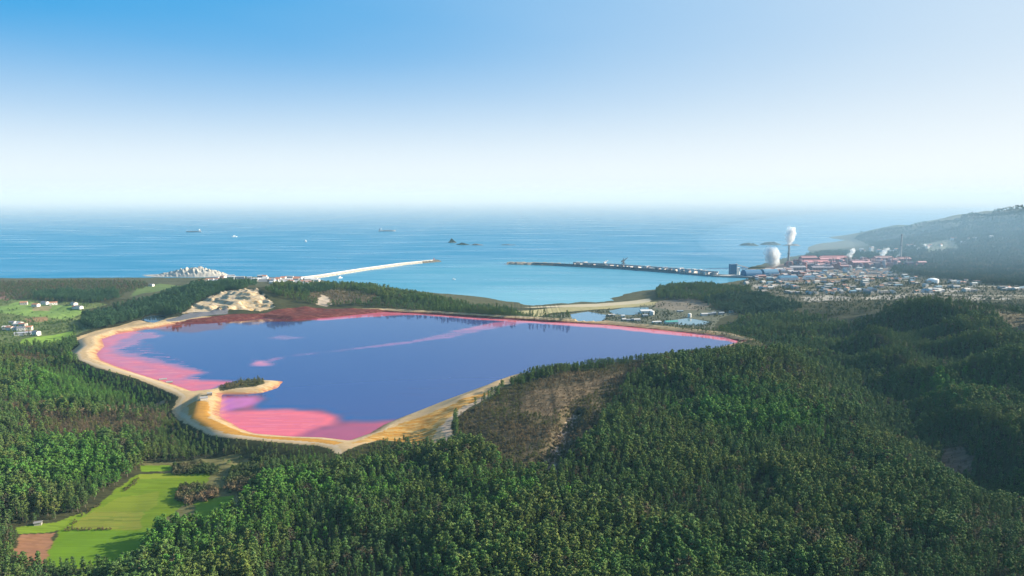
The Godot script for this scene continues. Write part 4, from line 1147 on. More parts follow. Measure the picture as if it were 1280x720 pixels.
func plant_works() -> void:
	stack(on_ground(Vector2(1194, -2980)), 92.0, 3.4, "tall dark chimney with a white steam plume above the red works", Color(0.20, 0.19, 0.19))
	stack(on_ground(Vector2(1730, -3076)), 116.0, 3.6, "slender tall chimney beside the wooded hill, without smoke", Color(0.30, 0.27, 0.26))
	# ship-loading tower and storage halls beside the harbour
	var blue := Color(0.06, 0.16, 0.26)
	var t := shed("silo_tower", "tall dark blue tower block at the harbour end of the works", "", Vector3(846, 4.5, -2640), Vector3(22, 40, 20), 0.2, blue, Color(0.10, 0.2, 0.3), "flat")
	part("elevator_shaft", a_box(Vector3(14.5, 21, 0), Vector3(6, 43, 7)), paint("shaft_pale", Color(0.62, 0.60, 0.57)), t)
	var gal := fresh()
	beam(gal, Vector3(16, 38, 0), Vector3(70, 24, -10), 3.5)
	beam(gal, Vector3(45, 30, -5), Vector3(45, 0, -5), 1.5)
	part("conveyor", done(gal), paint("gallery_metal", Color.WHITE), t)
	shed("storage_hall", "large blue vaulted storage hall next to the tower block", "", on_ground(Vector2(905, -2600)), Vector3(64, 8, 50), 0.15, blue, Color(0.05, 0.17, 0.30), "vault", "hall")
	shed("storage_hall", "blue vaulted hall with a white gable beside the largest blue hall", "", on_ground(Vector2(975, -2610)), Vector3(58, 8, 44), 0.15, Color(0.5, 0.52, 0.54), Color(0.09, 0.22, 0.33), "vault", "hall")
	tank("alumina_silo", on_ground(Vector2(872, -2660)), 9.0, 28.0, Color(0.62, 0.60, 0.58), "white silo standing close behind the dark blue tower")
	# refinery: red-dusted halls, steel frames, precipitator tanks
	var pink := Color(0.52, 0.20, 0.20)
	var maroon := Color(0.20, 0.07, 0.07)
	var violet := Color(0.17, 0.11, 0.14)
	var halls := [[Vector2(1276, -2890), Vector3(150, 22, 40), maroon, pink, "longest pink roofed hall of the red works"], [Vector2(1350, -2940), Vector3(90, 26, 34), maroon, Color(0.55, 0.25, 0.25), "pink roofed hall behind the longest one"], [Vector2(1432, -2836), Vector3(80, 18, 30), Color(0.34, 0.10, 0.09), Color(0.60, 0.32, 0.32), "pale pink roofed hall near the twin steam vents"],
		[Vector2(1215, -2840), Vector3(70, 16, 26), violet, Color(0.25, 0.20, 0.22), "violet grey process hall below the tall chimney"], [Vector2(1330, -2810), Vector3(60, 20, 26), Color(0.10, 0.09, 0.16), violet, "dark violet hall in front of the pink roofs"], [Vector2(1520, -2900), Vector3(110, 20, 36), Color(0.30, 0.10, 0.10), Color(0.36, 0.16, 0.15), "dark red hall under the second steam vent"],
		[Vector2(1590, -2960), Vector3(80, 24, 30), Color(0.26, 0.12, 0.12), Color(0.40, 0.22, 0.20), "rust red hall near the slender chimney"], [Vector2(1150, -2780), Vector3(66, 12, 24), Color(0.30, 0.26, 0.28), Color(0.36, 0.33, 0.34), "low grey hall at the seaward side of the red works"]]
	for more in [[Vector2(1390, -2990), Vector3(120, 28, 34), maroon, Color(0.45, 0.18, 0.17), "tall rust roofed hall behind the pink halls"], [Vector2(1270, -2960), Vector3(70, 34, 30), Color(0.24, 0.09, 0.10), Color(0.42, 0.20, 0.20), "tall maroon hall right beside the dark chimney"], [Vector2(1480, -2800), Vector3(76, 14, 28), Color(0.30, 0.13, 0.12), Color(0.38, 0.20, 0.18), "low rust hall in front of the dark red hall"], [Vector2(1240, -2760), Vector3(90, 11, 26), Color(0.24, 0.18, 0.20), Color(0.30, 0.25, 0.27), "long low violet grey shed in front of the works"], [Vector2(1660, -2930), Vector3(60, 18, 28), Color(0.28, 0.12, 0.12), Color(0.36, 0.17, 0.16), "last rust hall towards the slender chimney"]]:
		halls.append(more)
	for h in halls:
		var o := shed("process_hall", h[4], "halls of the red works", on_ground(h[0]), h[1], 0.12, h[2], h[3], "gable", "hall")
		var post := a_box(Vector3(0, h[1].y / 2, 0), Vector3(1.4, h[1].y - 1.0, 1.0))
		for i in int(h[1].x / 12.0):
			part("buttress", post, paint("steel_red", Color(0.12, 0.05, 0.06)), o).position = Vector3(-h[1].x / 2 + 6 + i * 12.0, 0, h[1].z / 2 + 0.5)
		part("ridge_vent", a_box(Vector3(0, h[1].y + h[1].z * 0.22 + 1.3, 0), Vector3(h[1].x * 0.8, 2.0, 4.0)), paint("vent_%s" % h[3].to_html(), h[3]), o)
	for k in 36:
		var p := Vector2(1180 + (k % 9) * 46.0 + rng.randf_range(-8, 8), -2790 - (k / 9) * 55.0 + rng.randf_range(-10, 10))
		tank("process_tank", on_ground(p), rng.randf_range(6, 10), rng.randf_range(12, 30), [Color(0.30, 0.12, 0.12), Color(0.36, 0.30, 0.32), Color(0.20, 0.12, 0.16)][k % 3], ["rust red process tank among the pink roofed halls", "grey process tank among the pink roofed halls", "violet brown process tank among the pink roofed halls"][k % 3], ["rust red process tanks", "grey process tanks", "violet brown process tanks"][k % 3])
	for k in 18:
		var at := on_ground(Vector2(1190 + k * 27.0, -2865.0 + rng.randf_range(-40, 40)))
		var o := thing("steel_frame", "open steel pipe frame towering between the red halls", "steel frame", at, 0.1, "steel frames of the red works")
		var h := rng.randf_range(24, 44)
		var post := a_box(Vector3(0, h / 2, 0), Vector3(1.2, h, 1.2))
		for x in [-6.0, 6.0]:
			for z in [-5.0, 5.0]:
				part("post", post, paint("steel_red", Color.WHITE), o).position = Vector3(x, 0, z)
		for l in 4:
			var y := h * (l + 1) / 4.2
			part("deck", a_box(Vector3(0, y, 0), Vector3(13, 0.8, 11)), paint("steel_deck", Color(0.22, 0.12, 0.13)), o)
		part("vessel", a_lathe(Vector3(0, 1, 0), [[0, 3], [h * 0.8, 3], [h * 0.85, 0.1]], 10), paint("vessel_grey", Color(0.35, 0.30, 0.31), 0.5), o)
	tank("storage_tank", on_ground(Vector2(1395, -2277)), 17.0, 11.0, Color(0.80, 0.79, 0.77), "bright white domed tank on the plain below the wooded hill")
	tank("water_tank", on_ground(Vector2(353, -1722)), 6.0, 10.0, Color(0.66, 0.65, 0.62), "white tank at the corner of the blue basin in the marsh")
	tank("water_tank", on_ground(Vector2(437, -1680)), 4.5, 9.0, Color(0.68, 0.66, 0.63), "small white tank alone in the marsh field")
	shed("treatment_works", "green roofed treatment shed behind the dam", "", on_ground(Vector2(371, -1590)), Vector3(30, 5, 13), 0.2, Color(0.6, 0.6, 0.58), Color(0.05, 0.26, 0.24), "gable")
	shed("treatment_works", "low white shed beside the green roofed one behind the dam", "", on_ground(Vector2(340, -1600)), Vector3(22, 4, 9), 0.2, Color(0.66, 0.64, 0.6), Color(0.6, 0.58, 0.55), "flat")
	shed("pump_house", "tiny white pump house between the two marsh basins", "", on_ground(Vector2(275, -1690)), Vector3(9, 5, 8), 0.1, Color(0.75, 0.73, 0.7), Color(0.7, 0.68, 0.65), "flat")
	shed("boat_hall", "pale hall at the end of the blue marsh basin", "", on_ground(Vector2(345, -1760)), Vector3(30, 6, 14), 0.1, Color(0.66, 0.64, 0.6), Color(0.58, 0.57, 0.55), "gable", "hall")
	shed("warehouse", "blue roofed warehouse on the plain with a white gable wall", "", on_ground(Vector2(978, -2440)), Vector3(66, 10, 30), 0.1, Color(0.62, 0.62, 0.62), Color(0.04, 0.15, 0.25), "gable", "warehouse")
	shed("warehouse", "smaller blue roofed warehouse next to the blue one on the plain", "", on_ground(Vector2(1058, -2450)), Vector3(34, 9, 24), 0.1, Color(0.66, 0.65, 0.64), Color(0.05, 0.13, 0.20), "gable", "warehouse")
	# town and works buildings across the plain
	var kinds := [["pale_workshop", "pale flat-roofed workshop", "pale workshops on the plain", Color(0.38, 0.34, 0.31), Color(0.34, 0.31, 0.28), "flat"], ["grey_warehouse", "grey gabled warehouse", "grey warehouses on the plain", Color(0.28, 0.27, 0.26), Color(0.20, 0.20, 0.20), "gable"],
		["red_roofed_house", "red roofed house", "red roofed houses on the plain", Color(0.52, 0.48, 0.42), Color(0.40, 0.20, 0.14), "gable"], ["white_hall", "white gabled hall", "white halls on the plain", Color(0.50, 0.48, 0.45), Color(0.44, 0.42, 0.39), "gable"], ["blue_roofed_shed", "blue grey roofed shed", "blue grey sheds on the plain", Color(0.5, 0.5, 0.5), Color(0.12, 0.22, 0.28), "gable"]]
	for k in 18:
		var p := Vector2(rng.randf_range(150, 560), rng.randf_range(-1790, -1600))
		var wet := basins.any(func(q): return q[2].grow(6.0).has_point(p))
		if wet or pond_distance(p.x, p.y) < 70.0 or height(p.x, p.y) < 1.5 or not Geometry2D.is_point_in_polygon(p, PackedVector2Array(MARSH)):
			continue
		shed("marsh_shed", ["pale low shed in the flat marsh behind the dam", "grey low shed in the flat marsh behind the dam"][k % 2], ["pale marsh sheds", "grey marsh sheds"][k % 2], on_ground(p), Vector3(rng.randf_range(9, 20), rng.randf_range(3, 5), rng.randf_range(6, 10)), 0.2, [Color(0.5, 0.48, 0.45), Color(0.3, 0.3, 0.31)][k % 2], [Color(0.42, 0.41, 0.40), Color(0.2, 0.23, 0.26)][k % 2], "gable")
	for k in 46:
		var p := Vector2(rng.randf_range(1190, 1690), rng.randf_range(-3010, -2750))
		var s := Vector3(rng.randf_range(18, 46), rng.randf_range(9, 24), rng.randf_range(12, 22))
		shed("refinery_block", ["rust red refinery block between the pink roofed halls", "pink dusted refinery block between the pink roofed halls", "dark violet refinery block between the pink roofed halls"][k % 3], ["rust red refinery blocks", "pink dusted refinery blocks", "dark violet refinery blocks"][k % 3], on_ground(p), s, 0.12 + (PI / 2 if k % 3 == 0 else 0.0), [Color(0.26, 0.09, 0.08), Color(0.36, 0.16, 0.15), Color(0.13, 0.09, 0.12)][k % 3], [Color(0.36, 0.14, 0.12), Color(0.50, 0.26, 0.25), Color(0.20, 0.15, 0.18)][k % 3], "gable" if k % 2 else "flat")
	for k in 60:
		var p := Vector2(rng.randf_range(880, 1180), rng.randf_range(-2760, -2490))
		if height(p.x, p.y) < 1.5:
			continue
		var s := Vector3(rng.randf_range(12, 34), rng.randf_range(5, 12), rng.randf_range(9, 18))
		shed("dock_shed", ["pale dockside shed between the blue halls and the tall chimney", "rust dockside shed between the blue halls and the tall chimney", "violet grey dockside shed between the blue halls and the tall chimney"][k % 3], ["pale dockside sheds", "rust dockside sheds", "violet grey dockside sheds"][k % 3], on_ground(p), s, 0.15 + (PI / 2 if k % 4 == 0 else 0.0), [Color(0.45, 0.42, 0.40), Color(0.28, 0.15, 0.13), Color(0.25, 0.22, 0.25)][k % 3], [Color(0.46, 0.43, 0.42), Color(0.33, 0.18, 0.16), Color(0.30, 0.27, 0.30)][k % 3], "gable")
	var made := 0
	var tries := 0
	var plain := PackedVector2Array(PLAIN)
	while made < 260 and tries < 4000:
		tries += 1
		var row := rng.randi_range(0, 22)
		var p := Vector2(840 + rng.randi_range(0, 40) * 27.0, -2790 + row * 41.0) + Vector2(rng.randf_range(-9, 9), rng.randf_range(-6, 6) - row * 3.0)
		p = p.rotated(-0.05 + 0.06 * sin(row * 1.7))
		if not Geometry2D.is_point_in_polygon(p, plain) or height(p.x, p.y) < 3.0 or stand.get_noise_2d(p.x * 1.5, p.y * 1.5) < -0.12:
			continue
		var k: Array = kinds[[0, 1, 2, 2, 3, 4, 0, 3, 2][made % 9]]
		var s := Vector3(rng.randf_range(11, 30), rng.randf_range(4, 8), rng.randf_range(8, 15))
		if k[0] == "red_roofed_house":
			s = Vector3(rng.randf_range(9, 14), rng.randf_range(5, 8), rng.randf_range(8, 10))
		shed(k[0], ("%s %s %s" % ["large" if s.x > 23.0 else ("small" if s.x < 13.0 else "mid-sized"), k[1], beside(p)]), k[2], on_ground(p), s, 0.25 + rng.randf_range(-0.2, 0.2) + (PI / 2 if rng.randf() < 0.3 else 0.0), k[3], k[4], k[5])
		made += 1


func beside(p: Vector2) -> String:
	var best := 1e9
	var words := ""
	for l in [[Vector2(1395, -2277), "near the white domed tank"], [Vector2(978, -2440), "near the blue roofed warehouses"], [Vector2(1150, -2780), "at the seaward edge of the red works"], [Vector2(1330, -2740), "in front of the pink roofed halls"], [Vector2(1560, -2820), "beside the dark red hall"], [Vector2(1120, -2300), "along the road from the blue warehouses"], [Vector2(1000, -2120), "behind the dark wooded knoll"], [Vector2(1230, -2020), "behind the saddle of the forest ridge"], [Vector2(1450, -2050), "behind the wooded hilltop"], [Vector2(1640, -2250), "below the far wooded slope"], [Vector2(1300, -2550), "on the ochre yard side of the plain"], [Vector2(1750, -2100), "beside the bald hill shoulder"]]:
		if p.distance_to(l[0]) < best:
			best = p.distance_to(l[0])
			words = l[1]
	return words


# ---------------------------------------------------------------- ships
func hull_mesh(l: float, w: float, h: float) -> ArrayMesh:
	var st := fresh()
	var rows := []
	for k in 11:
		var f := k / 10.0
		var half := w * 0.5 * minf(1.0, minf(0.6 + f * 4.0, pow((1.0 - f) * 4.0, 0.7) if f > 0.75 else 1.0))
		var sheer := h * (1.0 + 0.25 * pow(maxf(0.0, f - 0.7) / 0.3, 2))
		var x := (f - 0.5) * l
		rows.append([Vector3(x - (0.03 * l if k == 10 else 0.0), -1.5, -half * 0.8), Vector3(x, sheer, -half), Vector3(x, sheer, half), Vector3(x - (0.03 * l if k == 10 else 0.0), -1.5, half * 0.8)])
	for k in 10:
		for i in 3:
			quad(st, rows[k][i], rows[k][i + 1], rows[k + 1][i + 1], rows[k + 1][i])
	quad(st, rows[0][0], rows[0][1], rows[0][2], rows[0][3])
	return done(st)


func cargo_ship(at: Vector3, turn: float, l: float, hull: Color, label: String) -> void:
	var s := thing("cargo_ship", label, "ship", at, turn)
	var w := l * 0.15
	var h := l * 0.06
	part("hull", hull_mesh(l, w, h), paint("hull_%s" % hull.to_html(), hull, 0.5), s)
	for i in 5:
		part("hatch_cover", a_box(Vector3(-l * 0.18 + i * l * 0.125, h + 1.0, 0), Vector3(l * 0.1, 2.0, w * 0.6)), paint("hatch", Color(0.30, 0.26, 0.24)), s)
	var white := paint("ship_white", Color(0.78, 0.78, 0.76))
	var st := fresh()
	box(st, Vector3(-l * 0.38, h + l * 0.05, 0), Vector3(l * 0.09, l * 0.1, w * 0.8))
	box(st, Vector3(-l * 0.36, h + l * 0.11, 0), Vector3(l * 0.05, l * 0.025, w * 1.0))
	part("bridge_house", done(st), white, s)
	part("funnel", a_lathe(Vector3(-l * 0.45, h, 0), [[0, l * 0.02], [l * 0.12, l * 0.017], [l * 0.12, 0.1]], 10), paint("funnel", Color(0.2, 0.22, 0.3)), s)
	st = fresh()
	beam(st, Vector3(l * 0.42, h, 0), Vector3(l * 0.42, h + l * 0.1, 0), 0.9)
	beam(st, Vector3(-l * 0.36, h + l * 0.12, 0), Vector3(-l * 0.36, h + l * 0.17, 0), 0.9)
	part("mast", done(st), white, s)


func small_boat(at: Vector3, turn: float, l: float, label: String) -> void:
	var s := thing("fishing_boat", label, "boat", at, turn)
	part("hull", hull_mesh(l, l * 0.28, l * 0.11), paint("boat_hull", Color(0.62, 0.62, 0.62), 0.5), s)
	part("wheelhouse", a_box(Vector3(-l * 0.05, l * 0.2, 0), Vector3(l * 0.25, l * 0.2, l * 0.16)), paint("ship_white", Color(0.78, 0.78, 0.76)), s)
	var st := fresh()
	beam(st, Vector3(l * 0.15, l * 0.1, 0), Vector3(l * 0.15, l * 0.5, 0), l * 0.02)
	part("mast", done(st), paint("ship_white", Color.WHITE), s)


func ships() -> void:
	cargo_ship(Vector3(-2735, 0, -5957), PI + 0.1, 128, Color(0.20, 0.26, 0.30), "blue grey cargo ship anchored far out past the white headland")
	cargo_ship(Vector3(-1097, 0, -6097), 0.15, 150, Color(0.48, 0.44, 0.42), "pale cargo ship anchored out at sea beyond the islets")
	small_boat(Vector3(-2098, 0, -5236), 0.5, 42, "white fishing boat on the open sea, landward of the blue grey ship")
	small_boat(Vector3(-1392, 0, -4669), 2.2, 34, "small fishing boat on the open sea between the two cargo ships")
	small_boat(Vector3(-214, 0, -2518), 0.3, 14, "tiny white boat in the calm harbour bay")
	small_boat(Vector3(-640, 0, -2560), 0.9, 22, "fishing boat moored inside the rubble breakwater")


# ---------------------------------------------------------------- forest
const MAP := Rect2(-2700, -5600, 7000, 5460)


func plant_map() -> void:
	mask = Image.create(2333, 1820, false, Image.FORMAT_L8)
	for z in [[[Vector2(-2000, -1330), Vector2(700, -1400), Vector2(1700, -1400), Vector2(1700, -150), Vector2(-2000, -150)], 1], [DYKE_END_WOOD, 1],
			[VILLAGE_FIELDS, 5], [MEADOW_A, 0], [MEADOW_B, 9], [COAST_WOOD, 6], [COAST_WOOD_DARK, 7], [RIDGE_WOOD, 7], [POND_WOOD, 1], [POND_BROWN, 4], [POND_WOOD_DARK, 7],
			[MARSH, 14], [KNOLL_WOOD_A, 1], [KNOLL_WOOD_B, 7], [PLAIN, 13], [PLANT_YARD, 9], [PLANT_WOOD, 7], [FAR_WOOD, 8], [FAR_TOWN, 5],
			[BROWN_WOOD_A, 2], [BROWN_WOOD_B, 2], [BROWN_WOOD_C, 2], [BARE_STRIP, 0], [GREEN_A, 3], [GREEN_B, 3], [GREEN_C, 3], [GREEN_D, 3], [GREEN_E, 3], [GREEN_F, 3], [GREEN_G, 3], [GREEN_H, 3],
			[SCRUB_HILL, 4], [SCRUB_BALD, 10], [BALD_RIGHT, 10], [BALD_FAR, 10], [grown(DYKE, 4.0), 0], [POND, 0], [QUARRY, 0], [QUARRY_SMALL, 0], [TAILINGS_DITCH, 0], [PENINSULA_SCRUB, 4],
			[CLEARING, 9], [grown(FIELD_LONG, 4.0), 0], [FIELD_TOP, 0], [FIELD_SIDE, 0], [grown(FIELD_LEFT, 4.0), 0], [PLOUGHED, 0], [BRUSH_HEDGE, 11], [BRUSH_MOUND, 11], [BRUSH_EDGE, 11], [HEDGE_A, 12], [HEDGE_B, 12], [HEDGE_C, 12], [BASIN_A, 0], [BASIN_B, 0], [BASIN_C, 0], [DARK_BASIN, 0]]:
		stamp(z[0], z[1])


func stamp(outline: Array, code: int) -> void:
	var scale := Vector2(mask.get_width(), mask.get_height()) / MAP.size
	var lo := 1e9
	var hi := -1e9
	for p in outline:
		lo = minf(lo, p.y)
		hi = maxf(hi, p.y)
	for y in range(maxi(0, int((lo - MAP.position.y) * scale.y)), mini(mask.get_height() - 1, int((hi - MAP.position.y) * scale.y)) + 1):
		var z := MAP.position.y + (y + 0.5) / scale.y
		var cuts := []
		var a: Vector2 = outline[outline.size() - 1]
		for b in outline:
			if (a.y > z) != (b.y > z):
				cuts.append(a.x + (b.x - a.x) * (z - a.y) / (b.y - a.y))
			a = b
		cuts.sort()
		for k in range(0, cuts.size() - 1, 2):
			var x := maxi(0, int((cuts[k] - MAP.position.x) * scale.x))
			var e := mini(mask.get_width(), int((cuts[k + 1] - MAP.position.x) * scale.x))
			if e > x:
				mask.fill_rect(Rect2i(x, y, e - x, 1), Color8(code * 10, 0, 0))


# a unit tree is one metre tall; crowns are sprays of leaf faces gathered in clumps round the limbs
func crown_mesh(seed_no: int, clumps: int, per: int, wide: float, low: float, shape: float, leaf: float) -> ArrayMesh:
	var r := RandomNumberGenerator.new()
	r.seed = seed_no
	var v := PackedVector3Array()
	var nrm := PackedVector3Array()
	var col := PackedColorArray()
	for c in clumps:
		var f := (c + 0.5) / clumps
		var y := lerpf(low, 0.96, f)
		var girth := wide * pow(sin(PI * clampf(lerpf(0.18, 1.0, 1.0 - f), 0.0, 1.0) * 0.5), shape)
		var a := c * 2.4 + r.randf() * 0.9
		var reach := girth * r.randf_range(0.35, 0.85) if f < 0.93 else 0.0
		var centre := Vector3(cos(a) * reach, y, sin(a) * reach)
		var size := wide * r.randf_range(0.38, 0.58) * lerpf(1.1, 0.75, f)
		var hue := r.randf_range(-1.0, 1.0)
		# dense inner twigs and leaves of the clump
		var core := size * 0.48
		var core_color := Color(1.0 + hue * 0.12, 1.0, 1.0 - hue * 0.12)
		for j in 4:
			for i in 7:
				var corner := []
				for q in [[j, i], [j, i + 1], [j + 1, i + 1], [j + 1, i]]:
					var uu: float = PI * q[0] / 4.0
					var ww: float = TAU * (q[1] % 7) / 7.0
					var dir := Vector3(sin(uu) * cos(ww), cos(uu), sin(uu) * sin(ww))
					corner.append([centre + dir * core * Vector3(1, 0.85, 1) * (1.0 + 0.22 * sin(ww * 3.0 + c * 1.7 + uu * 4.0)), dir])
				for i2 in [0, 1, 2, 0, 2, 3]:
					v.append(corner[i2][0])
					nrm.append(corner[i2][1])
					col.append(core_color)
		for k in per:
			var d := Vector3(r.randfn(), r.randfn() * 0.8 + 0.25, r.randfn()).normalized()
			var p := centre + d * size * r.randf_range(0.45, 1.15) * Vector3(1, 0.8, 1)
			var n := (d + Vector3(r.randfn(), r.randfn(), r.randfn()) * 0.35).normalized()
			var u := n.cross(Vector3.UP if absf(n.y) < 0.9 else Vector3.RIGHT).normalized().rotated(n, r.randf() * TAU)
			var w := n.cross(u)
			var s := leaf * r.randf_range(0.7, 1.3)
			var q := [p + u * s, p + w * s * 0.7 - n * s * 0.2, p - u * s, p - w * s * 0.7 - n * s * 0.2]
			var mix := hue * 0.12 + r.randf_range(-0.08, 0.08)
			var leaf_color := Color(1.0 + mix, 1.0, 1.0 - mix)
			for i in [0, 2, 1, 0, 3, 2]:
				v.append(q[i])
				nrm.append(n)
				col.append(leaf_color)
	var arrays := []
	arrays.resize(Mesh.ARRAY_MAX)
	arrays[Mesh.ARRAY_VERTEX] = v
	arrays[Mesh.ARRAY_NORMAL] = nrm
	arrays[Mesh.ARRAY_COLOR] = col
	var m := ArrayMesh.new()
	m.add_surface_from_arrays(Mesh.PRIMITIVE_TRIANGLES, arrays)
	return m


func trunk_mesh(seed_no: int, wide: float, limbs: int) -> ArrayMesh:
	var r := RandomNumberGenerator.new()
	r.seed = seed_no
	var st := fresh()
	lathe(st, Vector3(0, -0.03, 0), [[0, 0.016], [0.3, 0.011], [0.65, 0.007], [0.95, 0.002]], 6)
	for i in limbs:
		var y := lerpf(0.3, 0.8, float(i) / limbs)
		var a := i * 2.4 + r.randf()
		beam(st, Vector3(0, y, 0), Vector3(cos(a) * wide * 0.7, y + 0.09, sin(a) * wide * 0.7), 0.006)
	var m := done(st)
	return m


func leaf_mat(key: String, c: Color) -> StandardMaterial3D:
	var m := paint(key, c, 0.75)
	m.vertex_color_use_as_albedo = true
	m.metallic_specular = 0.25
	m.cull_mode = BaseMaterial3D.CULL_DISABLED
	m.backlight_enabled = true
	m.backlight = Color(0.10, 0.12, 0.05)
	return m


# one plant of the kind the map asks for
func plant(px: float, pz: float, code: int, step: float) -> void:
	var age := stand.get_noise_2d(px, pz)
	var patch := rough.get_noise_2d(px * 0.6 + 700.0, pz * 0.6)
	var luck := rng.randf()
	var kind := 0
	var cell := block.get_noise_2d(px, pz)
	var h := 15.5 + age * 5.0 + cell * 8.0 + rng.randf_range(-3.0, 3.5)
	var c := Color(0.080, 0.138, 0.036)
	match code:
		1:
			kind = [0, 1, 0, 3, 6, 7, 1, 2][rng.randi() % 8]
			c = c.lerp(Color(0.125, 0.162, 0.041), clampf(patch * 1.4 + 0.2 + cell * 0.5, 0, 1))
			c = c.lerp(Color(0.052, 0.110, 0.042), clampf(-cell * 0.9, 0, 1))
			if luck < 0.08 or rough.get_noise_2d(px * 2.4 + 300.0, pz * 2.4) > 0.40:
				return
			if luck > 0.975:
				kind = 4
				c = Color(0.14, 0.125, 0.07)
		2:
			kind = 4 if luck < 0.6 else 3
			h = rng.randf_range(7, 11)
			c = Color(0.215, 0.159, 0.090) if kind == 4 else Color(0.128, 0.132, 0.042)
		3:
			kind = [0, 6, 2, 7][rng.randi() % 4]
			c = Color(0.092, 0.212, 0.034).lerp(Color(0.084, 0.159, 0.036), clampf(patch + 0.4, 0, 1))
		4:
			if luck < 0.30:
				return
			kind = 5 if luck < 0.95 else 7
			h = rng.randf_range(1.8, 4.2) if kind == 5 else rng.randf_range(5, 9)
			c = Color(0.102, 0.111, 0.036).lerp(Color(0.177, 0.127, 0.070), clampf(patch * 2.0 + 0.4, 0, 1))
		5:
			if luck < 0.72:
				return
			kind = [2, 5][rng.randi() % 2]
			h = rng.randf_range(5, 9) if kind == 2 else rng.randf_range(3, 5)
		6:
			kind = [0, 2, 4][rng.randi() % 3]
			h = rng.randf_range(7, 12)
			c = Color(0.075, 0.106, 0.040) if kind < 4 else Color(0.204, 0.149, 0.100)
			if luck < 0.2:
				return
		7:
			kind = [0, 6, 2, 7][rng.randi() % 4]
			c = Color(0.045, 0.097, 0.044)
		8:
			kind = [0, 2][rng.randi() % 2]
			h = rng.randf_range(12, 18)
			c = Color(0.048, 0.085, 0.042).lerp(Color(0.128, 0.122, 0.060), clampf(age * 2.0 + patch - 0.2, 0, 1))
			if luck < 0.15:
				return
		9:
			if luck < 0.93:
				return
			kind = 5
			h = rng.randf_range(2, 5)
		10:
			if luck < 0.35:
				return
			kind = 5
			h = rng.randf_range(1.0, 2.6)
			c = Color(0.150, 0.111, 0.065)
		11:
			kind = 5 if luck < 0.65 else 4
			h = rng.randf_range(3, 6)
			c = Color(0.215, 0.154, 0.095).lerp(Color(0.070, 0.104, 0.037), clampf(patch * 3.0 + 0.5, 0, 1))
		14:
			if luck < 0.55 - patch * 1.2:
				return
			kind = [2, 5, 5, 7][rng.randi() % 4]
			h = rng.randf_range(2.5, 6)
			c = Color(0.065, 0.09, 0.04)
		13:
			if luck < 0.62:
				return
			kind = [2, 5, 7][rng.randi() % 3]
			h = rng.randf_range(4, 8)
			c = Color(0.075, 0.101, 0.045)
		12:
			kind = 5
			h = rng.randf_range(1.2, 2.4)
			c = Color(0.140, 0.122, 0.050)
	var y := height(px, pz)
	if y < 1.5:
		return
	if (pz > -1100 or (px > 150.0 and pz > -1450.0)) and code != 4:
		var shore := pond_distance(px, pz)
		if shore < 95.0:
			h = minf(h, lerpf(6.0, 15.0, clampf((shore - 40.0) / 55.0, 0.0, 1.0)) + rng.randf_range(-1.5, 1.5))
	h = maxf(h, 0.8)
	if kind != 5 and kind != 4 and rng.randf() < 0.3:
		h *= rng.randf_range(0.6, 0.85)
	var b := rng.randf_range(0.86, 1.14)
	c = Color(c.r * b * rng.randf_range(0.9, 1.12), c.g * b, c.b * b * rng.randf_range(0.85, 1.15))
	var fat := h * rng.randf_range(0.8, 1.35) * (1.0 if step < 7 else (1.15 if step < 9 else (1.5 if step < 15 else 2.0)))
	var t := Transform3D(Basis(Vector3.UP, rng.randf() * TAU).scaled(Vector3(fat, h, fat)), Vector3(px, y, pz))
	if pz > -760 and kind != 4 and kind != 5:
		nearest.append([px * px + pz * pz + (300 - y) * (300 - y), t, kind, c, where[kind].size()])
	where[kind].append(t)
	tint[kind].append(c)


